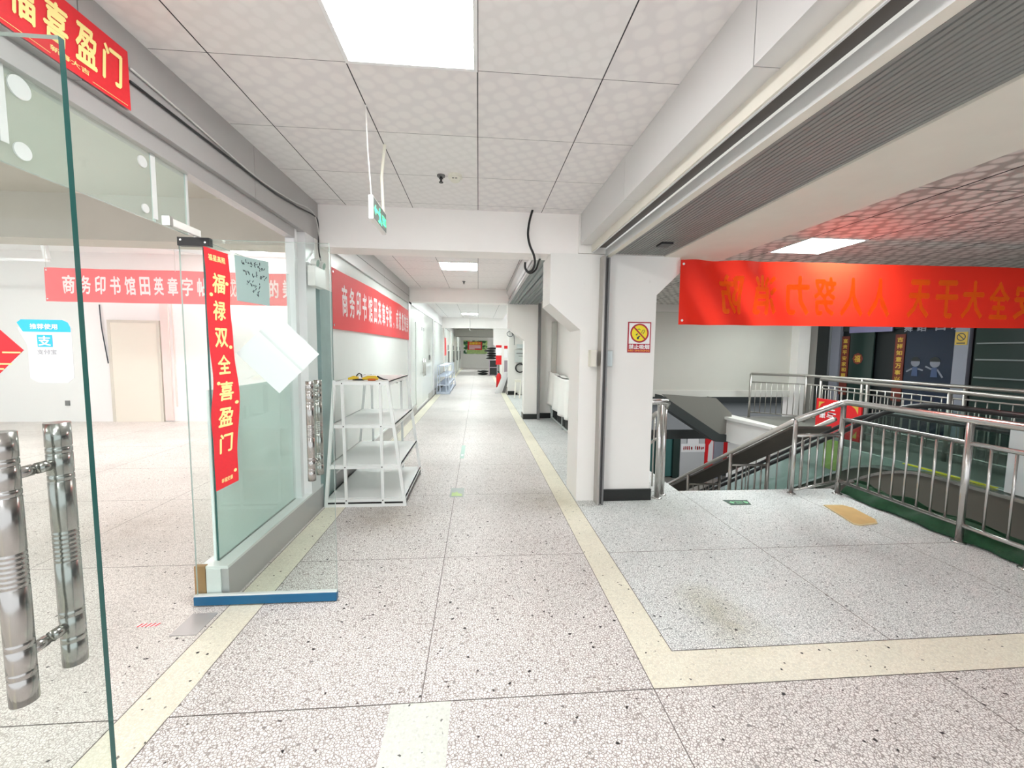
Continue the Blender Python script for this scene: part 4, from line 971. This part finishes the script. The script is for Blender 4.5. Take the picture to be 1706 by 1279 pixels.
for k in range(7):
    x = 0.80+rb.uniform(-0.08,0.08); z = 0.95+k*0.15 if k < 5 else 0.0+0.15*(k-5); y = 25.3+rb.uniform(-0.2,0.2)
    if k >= 5: x = 0.30; y = 25.3
    mb = MB(); mb.grid(lambda a,b: (x+ (0.36-0.03*(k%3))*math.cos(2*math.pi*a)*math.sin(math.pi*b)*(1+0.12*math.sin(7*a*2*math.pi+k)), y+0.35*math.sin(2*math.pi*a)*math.sin(math.pi*b), z+0.074*(1-math.cos(math.pi*b))), 18, 8, 'bag')
    tag(mb.build('black_bag', smooth=True, fixn=False), ['lowest','second','third','fourth','topmost','loose front','loose second'][k]+' black bag of the far heap beside the red notice', 'bag', 'black bags heaped at the far end')
t = thing('metal_cart', 'mauve-framed dark cart below the heap of black bags', 'cart', (0.95, 24.6, 0))
mb = MB()
for x in (0.66, 1.12):
    for y in (24.3, 25.0): mb.box(x-0.02,x+0.02,y-0.02,y+0.02,0,0.95,'mauve')
for z in (0.03, 0.5, 0.93): mb.box(0.66,1.12,24.29,24.33,z-0.02,z+0.02,'mauve')
mb.build('frame', parent=t); B(0.68,1.10,24.34,25.0,0.06,0.93,m='dark').build('body', parent=t)
t = thing('wall_poster', 'wide leafy green poster on the end wall of the corridor', 'poster', (-0.25, 34.77, 1.2))
B(-1.25,0.76,34.775,34.799,1.20,2.32,m='leaf').build('sheet', parent=t); B(-0.98,0.60,34.765,34.774,1.22,1.62,m='leafl').build('lower_print', parent=t)
t = thing('wall_sign', 'red notice with yellow heading on the leafy green poster at the corridor end', 'sign', (-0.3, 34.7, 1.55))
B(-0.90,0.31,34.72,34.76,1.53,2.22,m='redsign').build('board', parent=t)
mb = MB(); put(mb,'温馨提示',lambda u,v:(u,34.717,v),-0.78,0.2,1.98,2.17,'signyel',0.03); mb.build('heading', parent=t, fixn=False)
mb = MB(); 
for z in (1.90,1.80,1.70,1.61): mb.box(-0.78,0.2 if z > 1.65 else -0.3,34.715,34.719,z-0.025,z+0.025,'print_w')
mb.build('text_lines', parent=t)
wire('cable', [(-0.35,16.79,2.79),(-0.33,16.78,2.5),(-0.36,16.78,2.35),(-0.32,16.78,2.3)], 0.012, 'plastic', 'white wire dangling in front of the third cross beam')

# ================================================================ FLOOR STICKERS AND BOARD
t = thing('floor_sign', 'faded grey exit sticker on the corridor floor, the nearer one', 'floor sticker', (-0.215, 4.25, 0))
B(-0.287,-0.145,4.11,4.385,0.0005,0.0018,m='fsgrey').build('sheet', parent=t)
mb = MB(); mb.prism([(-0.27,4.14),(-0.16,4.14),(-0.165,4.20),(-0.20,4.22),(-0.22,4.28),(-0.24,4.24),(-0.27,4.25)],'z',0.0018,0.0021,'leafl'); mb.build('print', parent=t)
t = thing('floor_sign', 'faded green exit sticker on the corridor floor, the farther one', 'floor sticker', (-0.222, 6.0, 0))
B(-0.25,-0.193,5.62,6.40,0.0005,0.0018,m='fsgreen').build('sheet', parent=t); B(-0.238,-0.205,5.75,5.85,0.0018,0.0021,m='palebl').build('print', parent=t)
t = thing('floor_sign', 'dark green exit sticker on the grey floor at the head of the stairs', 'floor sticker', (2.6, 3.81, 0))
mb = MB(); mb.prism([(2.505,3.75),(2.715,3.75),(2.755,3.875),(2.50,3.89)],'z',0.0005,0.002,'greens'); mb.build('sheet', parent=t)
mb = MB(); mb.prism([(2.53,3.82),(2.56,3.85),(2.575,3.83),(2.575,3.805),(2.56,3.79)],'z',0.002,0.0024,'greenl'); mb.prism([(2.73,3.815),(2.70,3.85),(2.685,3.83),(2.685,3.805),(2.70,3.785)],'z',0.002,0.0024,'greenl')
put(mb,'安全出口',lambda u,v:(u,v,0.0023),2.585,2.675,3.825,3.855,'greenl',0.02); put(mb,'EXIT',lambda u,v:(u,v,0.0023),2.595,2.665,3.785,3.812,'greenl',0.02)
mb.build('print', parent=t, fixn=False)
t = thing('cardboard_piece', 'tan board off-cut lying on the grey floor before the steel railing', 'board', (3.5, 3.45, 0))
po = [(3.43,3.69),(3.62,3.68),(3.66,3.60),(3.61,3.32),(3.55,3.25),(3.36,3.22),(3.32,3.25)]
mb = MB(); mb.prism(po,'z',0.0005,0.010,'tanedge'); mb.build('core', parent=t)
mb = MB(); q = Vector((sum(p[0] for p in po)/7, sum(p[1] for p in po)/7)); mb.prism([tuple(q+(Vector(p)-q)*0.93) for p in po],'z',0.010,0.0115,'tan'); mb.build('face', parent=t)

# ================================================================ RAILINGS, STAIRS
def ball(mb, c, r, m): 
    c = Vector(c); mb.tube([c+Vector((0,0,-r*0.98)),c+Vector((0,0,-r*0.7)),c,c+Vector((0,0,r*0.7)),c+Vector((0,0,r*0.98))],[r*0.2,r*0.72,r,r*0.72,r*0.2],m,12)
def post(t, x, y, z0, z1, r=0.025, m='steel', foot=True):
    mb = MB(); mb.tube([(x,y,z0),(x,y,z1)],r,m,14)
    p = mb.build('post', parent=t, smooth=True)
    if foot:
        mb = MB(); mb.tube([(x,y,z0),(x,y,z0+0.006),(x,y,z0+0.012)],[r*1.9,r*1.9,r*1.1],m,16); mb.build('foot_cover', parent=p, smooth=True)
    return p
def rail(t, pts, r=0.028, m='steel', name='handrail'):
    mb = MB(); mb.tube(pts, r, m, 14); return mb.build(name, parent=t, smooth=True)
def balusters(t, p, q, n, zl, zh, r=0.0095, m='steel'):
    p = Vector(p); q = Vector(q)
    for k in range(1, n):
        c = p+(q-p)*k/n; mb = MB(); mb.tube([(c.x,c.y,zl(k/n)),(c.x,c.y,zh(k/n))],r,m,8); mb.build('baluster', parent=t, smooth=True)
# main railing along the floor edge and its turn to the stairs
t = thing('steel_railing', 'stainless steel railing along the edge of the grey floor on the right', 'railing', (3.87, 3.3, 0))
RX = 3.875
post(t, RX, 4.01, 0, 0.985); post(t, RX, 2.883, 0, 0.985); post(t, RX+0.01, 2.46, 0, 0.985, 0.032); post(t, RX, 1.3, 0, 0.985); post(t, 3.37, 4.04, 0, 0.80, 0.022)
rail(t, [(RX,0.2,1.0),(RX,2.0,1.0),(RX,3.9,1.0),(RX,3.97,0.998),(RX-0.03,4.01,0.985),(RX-0.08,4.02,0.965),(3.37,4.04,0.80)], 0.031)
rail(t, [(RX,0.2,0.815),(RX,4.0,0.815)], 0.019, name='upper_bar'); rail(t, [(RX,0.2,0.145),(RX,4.0,0.145)], 0.019, name='lower_bar')
balusters(t, (RX,4.01,0), (RX,2.883,0), 10, lambda k: 0.145, lambda k: 0.815); balusters(t, (RX,2.883,0), (RX,2.44,0), 3, lambda k: 0.145, lambda k: 0.815); balusters(t, (RX,2.40,0), (RX,1.3,0), 10, lambda k: 0.145, lambda k: 0.815)
rail(t, [(3.37,4.04,0.635),(RX,4.01,0.645)], 0.018, name='upper_bar')
balusters(t, (3.37,4.04,0), (RX,4.01,0), 6, lambda k: 0.02+0.11*k, lambda k: 0.64)
rail(t, [(3.37,4.045,0.03),(RX,4.01,0.145)], 0.014, name='lower_bar')
# stair-side railing below
t = thing('stair_railing', 'dark steel stair railing with sloped panel going down beside the stairs', 'railing', (3.62, 5.6, -1))
SL = 0.58
def zr(y): return 0.80-(y-4.04)*SL
rail(t, [(3.37,4.06,0.79),(3.37,9.2,zr(9.2))], 0.026, 'steeld'); rail(t, [(3.87,4.1,0.80),(3.87,9.2,zr(9.2)+0.02)], 0.026, 'steeld')
mb = MB(); mb.prism([(4.12,zr(4.12)-0.035),(9.2,zr(9.2)-0.035),(9.2,zr(9.2)-0.06),(4.12,zr(4.12)-0.06)],'x',3.385,3.855,'brownp'); lab(mb.build('panel', parent=t), 'dark sloped panel between the two handrails')
for k, y in enumerate((5.11, 6.17, 7.25)):
    zt = zr(y); zb = -(y-4.18)*SL
    post(t, 3.37, y, zb-0.1, zt, 0.022, 'steeld', False); post(t, 3.87, y-0.04, zb-0.1, zt, 0.022, 'steeld', False)
    rail(t, [(3.37,y,zt-0.17),(3.87,y-0.04,zt-0.165)], 0.016, 'steeld', 'upper_bar')
    balusters(t, (3.37,y,0), (3.87,y-0.04,0), 6, lambda q: zb, lambda q: zt-0.17, m='steeld')
for k in range(24):
    y = 4.3+k*0.2; mb = MB(); mb.tube([(3.87,y,-(y-4.18)*SL-0.05),(3.87,y,zr(y)-0.03)],0.008,'steeld',6); mb.build('baluster', parent=t, smooth=True)
# left stair railing beginning at the column
t = thing('stair_railing', 'pair of stainless posts with curved rail end right of the white column', 'railing', (1.9, 4.0, 0))
post(t, 1.852, 3.995, 0, 0.985, 0.028); post(t, 1.945, 4.085, 0, 0.95, 0.024)
rail(t, [(1.70,3.985,1.0),(1.86,3.99,1.003),(1.93,4.02,0.995),(1.955,4.06,0.975),(1.955,4.09,0.93)], 0.030)
rail(t, [(1.955,4.3,0.84),(1.955,9.0,0.84-4.7*SL)], 0.025, 'steeld')
rail(t, [(1.955,4.3,0.55),(1.955,9.0,0.55-4.7*SL)], 0.014, 'steeld', 'upper_bar')
for k in range(10):
    y = 4.35+k*0.25; mb = MB(); mb.tube([(1.955,y,-(y-4.18)*SL),(1.955,y,0.81-(y-4.3)*SL)],0.010,'steeld',6); mb.build('baluster', parent=t, smooth=True)
# stairs (one flight down, away from the viewer)
mb = MB(); n = 17
for k in range(n):
    y0 = 4.19+k*0.28; z = -(k+1)*0.165; mb.box(2.13,3.94,y0,y0+0.285,z-0.25,z,'conc')
tag(mb.build('staircase'), 'concrete stair flight going down behind the grey floor edge', 'staircase')
# green netting along the railing foot
t = thing('green_netting', 'strip of green netting bunched along the foot of the steel railing', 'netting', (3.9, 3.2, 0))
mb = MB(); mb.grid(lambda a,b: (3.885+0.16*b+0.018*math.sin(a*19+1)*(1-b)+0.008*math.sin(a*47), 4.0-1.8*a, 0.004+(0.012+0.13*b*(0.75+0.25*math.sin(a*13))+0.03*math.sin(math.pi*b)*(1+math.sin(a*31)))), 90, 10, 'green'); mb.build('front_fold', parent=t, smooth=True, solid=0.004, fixn=False)
mb = MB(); mb.grid(lambda a,b: (4.04+0.10*b+0.02*math.sin(a*27), 4.0-1.8*a, 0.15-0.40*b*b+0.02*math.sin(a*23)), 60, 6, 'green'); mb.build('back_fold', parent=t, smooth=True, solid=0.004, fixn=False)

# ================================================================ ESCALATOR
t = thing('escalator', 'escalator with glass balustrades and black handrails going down behind the steel railing', 'escalator', (5.0, 5, -1))
ES = 0.62
def escal(x, ytop, zc, side, xo):
    yb = ytop+0.25
    lo = 10.5
    def zc_(y): return zc if y < ytop else zc-(y-ytop)*ES
    ys = [0.2, 1.5, ytop-0.3, ytop-0.1, ytop+0.1, ytop+0.35, 5.5, 7, 9, lo]
    def zz(y):                       # softly bent profile
        a = y-ytop
        if a < -0.35: return zc
        if a > 0.35: return zc-a*ES
        return zc-ES*(a+0.35)**2/1.4
    # outer cladding
    mb = MB(); pts = [(y, zz(y)) for y in sorted(set([0.2,1,2,lo]+[ytop-0.35+0.1*k for k in range(8)]))]
    po = pts + [(lo, zz(lo)-0.7), (ytop, zc-0.95), (0.2, zc-0.95)]
    mb.prism(po, 'x', x, x+0.06*side, 'skirt'); lab(mb.build('cladding', parent=t), 'stained stone cladding')
    mb = MB()
    for (y0,z0),(y1,z1) in zip(pts, pts[1:]): mb.bar((x+0.05*side,y0,z0+0.015),(x+0.05*side,y1,z1+0.015),0.13,0.03,'steel')
    mb.build('deck', parent=t)
    gq = [(3.1, zc)]+[p for p in pts if p[0] > 3.1]; gp = [(y, z+0.03) for y, z in gq] + [(y, z+0.70) for y, z in reversed(gq)]
    mb = MB(); mb.prism(gp, 'x', x+0.045*side, x+0.055*side, 'glassd'); mb.build('balustrade', parent=t)
    mb = MB(); mb.tube([(x+0.05*side, y, z+0.715) for y, z in pts], 0.028, 'black', 10); mb.build('handrail', parent=t, smooth=True)
escal(4.5, 3.95, 0.29, 1, 0); escal(5.35, 5.05, 0.03, -1, 0)
mb = MB(); mb.prism([(0.2,0.16),(3.9,0.16),(4.2,0.0),(10.5,0.0-6.3*ES),(10.5,-0.1-6.3*ES),(4.1,-0.1),(0.2,0.1)],'x',4.62,5.28,'alu'); mb.build('step_band', parent=t)
mb = MB(); mb.box(4.60,4.64,3.2,4.0,0.325,0.333,'signyel'); lab(mb.build('safety_line', parent=t), 'yellow safety line')
tag(B(4.535,4.56,2.45,3.09,0.335,0.90, m='palebl').build('board'), 'pale blue-grey board standing on the escalator side behind the railing', 'board')

# ================================================================ FAR SIDE OF THE STAIRWELL
mb = MB(); mb.box(5.95,9.2,-3,9.2,-0.40,0.0,'conc2'); struct(mb.build('floor'))
struct(B(5.90,5.95,-3,7.7,-0.42,0.012, m='band').build('trim_10'))
mb = MB(); mb.prism([(5.72,9.75),(5.75,9.2),(5.90,8.3),(5.95,7.69),(6.0,7.69),(6.0,9.75)],'z',-0.55,0.01,'white'); struct(mb.build('trim_11'))
mb = MB(); mb.prism([(5.66,9.76),(5.69,9.2),(5.86,8.2),(5.92,7.69),(6.1,7.69),(6.1,9.76)],'z',-0.035,0.025,'white'); struct(mb.build('trim_12'))
struct(B(3.6,7.7,9.5,9.65,0.50,2.95, m='greywall').build('wall_back'))
struct(B(3.6,7.7,9.44,9.501,0.44,0.60, m='band').build('trim_13'))
struct(B(3.6,7.7,9.40,9.501,2.46,2.63, m='band').build('trim_14'))
struct(B(7.66,7.94,9.25,9.65,-3.4,2.63, m='white').build('column'))
struct(B(7.94,8.7,9.75,9.9,-0.4,2.63, m='greywall').build('wall_back'))
struct(B(8.56,8.60,9.44,9.76,0,2.63, m='darkw').build('trim_15'))
# neighbouring flight that climbs to the left under the grey wall
mb = MB(); mb.prism([(4.2,0.55),(5.50,0.46),(5.90,0.10),(5.90,-0.34),(5.62,-0.40),(4.4,0.40)],'y',9.0,9.05,'conc2'); mb.prism([(4.2,0.52),(5.62,-0.38),(6.21,-0.44),(6.21,-0.60),(5.53,-0.56),(4.2,0.28)],'y',8.98,9.38,'darkw')
mb.prism([(5.5,0.46),(6.2,-0.2),(6.2,-0.44),(5.4,-0.2)],'y',9.2,9.38,'conc2')
tag(mb.build('staircase'), 'underside of a concrete stair flight slanting down to the right below the grey wall', 'staircase')
# walls and floor of the lower storey
struct(B(2.0,14,3.9,20,-3.6,-3.4, m='conc').build('floor'))
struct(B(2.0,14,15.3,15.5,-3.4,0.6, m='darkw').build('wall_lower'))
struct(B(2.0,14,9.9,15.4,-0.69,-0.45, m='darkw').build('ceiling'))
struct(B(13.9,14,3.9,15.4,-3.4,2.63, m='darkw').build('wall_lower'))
t = thing('glass_door', 'dark teal glass door of the lower storey seen through the stairwell', 'door', (7.3, 15.2, -3.4))
B(6.2,7.75,15.2,15.26,-3.35,-0.75,m='tealg').build('leaf', parent=t)
mb = MB(); mb.box(7.60,7.85,15.1,15.28,-3.4,-0.7,'dgreen'); mb.box(6.9,6.96,15.15,15.2,-3.4,-0.7,'dgreen'); mb.build('frame', parent=t)
t = thing('notice_board', 'pale grey notice panel with red lettered strip in the lower storey', 'notice board', (8.4, 15.1, -3.4))
B(7.87,8.86,15.1,15.2,-3.4,-0.7,m='panel').build('panel', parent=t); B(7.9,8.87,15.085,15.1,-2.36,-2.04,m='paper').build('strip', parent=t)
mb = MB(); rr = random.Random(9)
for k in range(11):
    if k == 5: continue
    x = 7.98+k*0.078
    for _ in range(4): mb.box(x+rr.uniform(0,.02),x+rr.uniform(.03,.055),15.08,15.084,-2.28+rr.uniform(0,.05),-2.22+rr.uniform(0.02,.1),'redsign')
mb.build('red_print', parent=t)
mb = MB(); mb.box(8.12,8.62,15.088,15.1,-2.02,-1.78,'ink'); mb.box(8.14,8.60,15.08,15.088,-2.04,-1.80,'paper'); mb.box(8.16,8.40,15.088,15.1,-1.66,-1.56,'signred'); mb.box(8.16,8.55,15.088,15.1,-1.50,-1.44,'signred'); mb.build('small_notes', parent=t)
t = thing('red_poster', 'red poster with a white bottle shape beside the grey notice panel below', 'poster', (9.05, 15.1, -3.0))
B(8.88,9.22,15.1,15.15,-3.2,-1.55,m='redsign').build('sheet', parent=t)
mb = MB(); mb.prism([(9.0,-2.75),(9.2,-2.75),(9.2,-1.95),(9.14,-1.9),(9.02,-2.1)],'y',15.09,15.1,'paper'); mb.build('print', parent=t)
struct(B(9.22,9.56,15.0,15.25,-3.4,-0.7,m='pillar').build('column'))
t = thing('red_poster', 'narrow white and red strip poster right of the lower pillar', 'poster', (9.7, 15.1, -3.0))
B(9.56,9.63,15.1,15.15,-2.8,-1.9,m='paper').build('border', parent=t); B(9.63,9.9,15.1,15.15,-2.8,-1.9,m='redsign').build('sheet', parent=t)
tag(B(5.885,5.897,6.12,6.42,-0.42,0.08,m='lime').build('poster'), 'lime green poster on the slab edge below the red sign across the stairwell', 'poster')
# curved pale wall of the lower storey under the far floor
struct(B(5.97,6.05,3.0,9.2,-3.4,-0.41, m='white').build('wall_lower'))
# far railings
def simple_rail(label, pts, posts, n, zt=1.03):
    t = thing('steel_railing', label, 'railing', (*pts[len(pts)//2][:2], 0))
    rail(t, [(x,y,zt) for x,y in pts], 0.030, 'steeld'); rail(t, [(x,y,zt-0.19) for x,y in pts], 0.014, 'steeld', name='upper_bar'); rail(t, [(x,y,0.13) for x,y in pts], 0.014, 'steeld', name='lower_bar')
    for x, y in posts: post(t, x, y, 0, zt, 0.026, 'steeld', foot=False)
    for (x0,y0),(x1,y1),k in n: balusters(t, (x0,y0,0), (x1,y1,0), k, lambda q: 0.13, lambda q: zt-0.19, 0.008, 'steeld')
simple_rail('far stainless railing turning the corner at the white slab edge', [(6.36,9.06),(7.2,8.42),(7.33,7.0),(7.45,3.2)], [(6.36,9.06),(7.2,8.42),(7.30,7.2),(7.38,5.6),(7.43,4.2)], [((6.36,9.06),(7.2,8.42),10),((7.2,8.42),(7.30,7.2),9),((7.30,7.2),(7.38,5.6),11),((7.38,5.6),(7.43,4.2),10)])
simple_rail('far stainless railing along the escalator, nearer than the corner one', [(6.95,7.75),(6.5,4.3),(6.35,3.0)], [(6.95,7.75),(6.80,6.6),(6.62,5.2),(6.48,4.15)], [((6.95,7.75),(6.80,6.6),8),((6.80,6.6),(6.62,5.2),10),((6.62,5.2),(6.48,4.15),8)], 1.0)
# red sign on the slab edge
t = thing('wall_sign', 'square red sign with white characters and gold corners on the far slab edge', 'sign', (5.9, 6.2, 0.1))
B(5.90,5.925,5.80,6.64,0.14,0.74,m='redsign').build('board', parent=t)
fn = lambda u, v: (5.8985, 6.64-u, 0.14+v)
mb = MB()
put(mb,'三',fn,0.24,0.40,0.36,0.50,'print_w',0.03); put(mb,'振',fn,0.07,0.20,0.27,0.40,'print_w',0.03); put(mb,'与',fn,0.22,0.35,0.27,0.39,'print_w',0.03); put(mb,'书',fn,0.47,0.60,0.06,0.20,'print_w',0.03)
mb.build('lettering', parent=t, fixn=False)
for u, v in ((0.05,0.55),(0.79,0.55),(0.79,0.05),(0.05,0.05)):
    su = 1 if u < 0.4 else -1; sv = 1 if v < 0.3 else -1; mb = MB()
    mb.add([fn(u,v),fn(u+0.12*su,v),fn(u+0.05*su,v+0.04*sv),fn(u,v+0.12*sv)],[(0,1,2,3)],'goldd'); mb.build('corner_mark', parent=t, fixn=False)

# shop across the stairwell, its dimness put into the material colours
sh = sthing('wall_shop', (8.7, 5, 0))
B(8.70,8.80,-3,9.40,2.05,2.63,m='darkw').build('header', parent=sh); B(8.64,8.72,6.58,6.80,0,2.63,m='pillar').build('pillar', parent=sh)
B(8.75,8.85,-3,9.4,0,2.06,m='dark').build('back_panel', parent=sh); B(8.64,8.72,9.18,9.42,0,2.63,m='pillar').build('jamb', parent=sh)
t = thing('shop_door', 'dark glass shop door with a red good-luck sticker across the stairwell', 'door', (8.68, 8.6, 0))
B(8.66,8.69,8.35,8.92,0,2.0,m='dgreen').build('leaf', parent=t)
mb = MB(); mb.disc((8.655,8.70,1.41),(-1,0,0),0.13,'couplet_d',8); put(mb,'福',lambda u,v:(8.652,8.78-u,v),0.0,0.15,1.33,1.49,'goldd',0.03); lab(mb.build('sticker', parent=t, fixn=False), 'red sticker with a gold character')
tag(B(8.66,8.69,6.82,7.66,0,2.0,m='navy').build('shop_window'), 'dark navy shop window with two child figures across the stairwell', 'shop window')
def couplet(y, w_, text, label):
    t = thing('door_couplet', label, 'couplet', (8.65, y, 0.9)); B(8.645,8.655,y-w_/2,y+w_/2,0.55,1.93,m='couplet_d').build('sheet', parent=t)
    mb = MB()
    for k, ch in enumerate(text): put(mb, ch, lambda u,v:(8.642,y+0.06-u,v),0,0.12,1.77-k*0.135,1.87-k*0.135,'goldd',0.04)
    mb.build('lettering', parent=t, fixn=False)
couplet(9.03, 0.2, '富贵平安家和顺', 'dark red couplet left of the dark shop door across the stairwell'); couplet(7.77, 0.2, '吉祥如意万事兴', 'dark red couplet right of the dark doorway across the stairwell')
def kid(y, s, label, lean):
    t = thing('child_decal', label, 'decal', (8.65, y, 1.0))
    mb = MB(); mb.disc((8.655,y,1.36),(-1,0,0),0.085*s,'skin',16); mb.build('face', parent=t)
    mb = MB(); mb.add([(8.653,y-0.09*s*math.cos(a),1.385+0.085*s*math.sin(a)) for a in [k*math.pi/10 for k in range(11)]],[tuple(range(11))],'dark'); mb.build('hair', parent=t)
    mb = MB(); mb.prism([(y-0.06,1.09),(y+0.06,1.09),(y+0.045,1.27),(y-0.045,1.27)],'x',8.652,8.656,'bluew'); mb.bar((8.654,y+0.05,1.24),(8.654,y+0.16,1.2+lean),0.03,0.004,'skin',up=(1,0,0)); mb.bar((8.654,y-0.05,1.24),(8.654,y-0.15,1.18-lean),0.03,0.004,'skin',up=(1,0,0)); mb.build('clothes', parent=t)
kid(7.45, 1.0, 'pale sticker of a standing child on the navy shop window, left one', -0.03); kid(7.10, 1.05, 'pale sticker of a leaning child on the navy shop window, right one', 0.09)
t = thing('shop_lettering', 'pale shop name characters above the navy shop window', 'lettering', (8.63, 7.4, 2.0))
for k, ch in enumerate('舞蹈口才'): mb = MB(); put(mb, ch, lambda u,v:(8.648,7.72-k*0.25-(0.08 if k > 1 else 0)-u,v),0,0.17,1.97,2.15,'pillar',0.03); mb.build('character', parent=t, fixn=False)
tag(B(8.64,8.66,7.95,8.95,2.0,2.14,m='violet').build('shop_strip'), 'violet strip over the dark shop door across the stairwell', 'sign strip')
t = thing('wall_sign', 'small ochre no smoking sign on the bluish shop pillar', 'sign', (8.63, 6.69, 1.7)); B(8.632,8.64,6.60,6.79,1.70,1.93,m='goldd').build('plate', parent=t)
mb = MB(); mb.disc((8.630,6.695,1.84),(-1,0,0),0.07,'ink',20,0.055); mb.bar((8.6295,6.745,1.89),(8.6295,6.645,1.79),0.014,0.002,'ink',up=(1,0,0)); mb.bar((8.63,6.76,1.73),(8.63,6.63,1.73),0.02,0.002,'ink',up=(1,0,0)); mb.build('pictogram', parent=t, fixn=False)
t = thing('shop_shelf', 'dark glazed shop shelves with pale boards at the right edge', 'shelves', (8.68, 5.9, 0))
B(8.66,8.68,4.0,6.5,0,2.05,m='dgreen').build('glazing', parent=t)
for z in (1.72, 1.44, 1.13): B(8.62,8.66,4.0,6.45,z-0.012,z+0.012,m='shelfd').build('shelf_board', parent=t)

# ---- printed marks belong to the sheet they are printed on
PRINT = ('lettering', 'small_lettering', 'ornament', 'logo',  'print', 'handwriting', 'pictogram', 'heading', 'text_lines', 'corner_mark', 'arrow', 'running_figure', 'stripes', 'red_print', 'small_notes', 'marking', 'sticker')
BASE = ('cloth', 'sheet', 'board', 'face', 'plate', 'backing', 'field', 'panel', 'strip', 'case', 'leaf')
for r in list(COL.objects):
    if r.parent is None and r.type == 'EMPTY':
        kids = list(r.children); base = None
        for bn in BASE:
            base = next((c for c in kids if c.name.split('.')[0] == bn), None)
            if base: break
        if base:
            for c in kids:
                if c.name.split('.')[0] in PRINT: c.parent = base
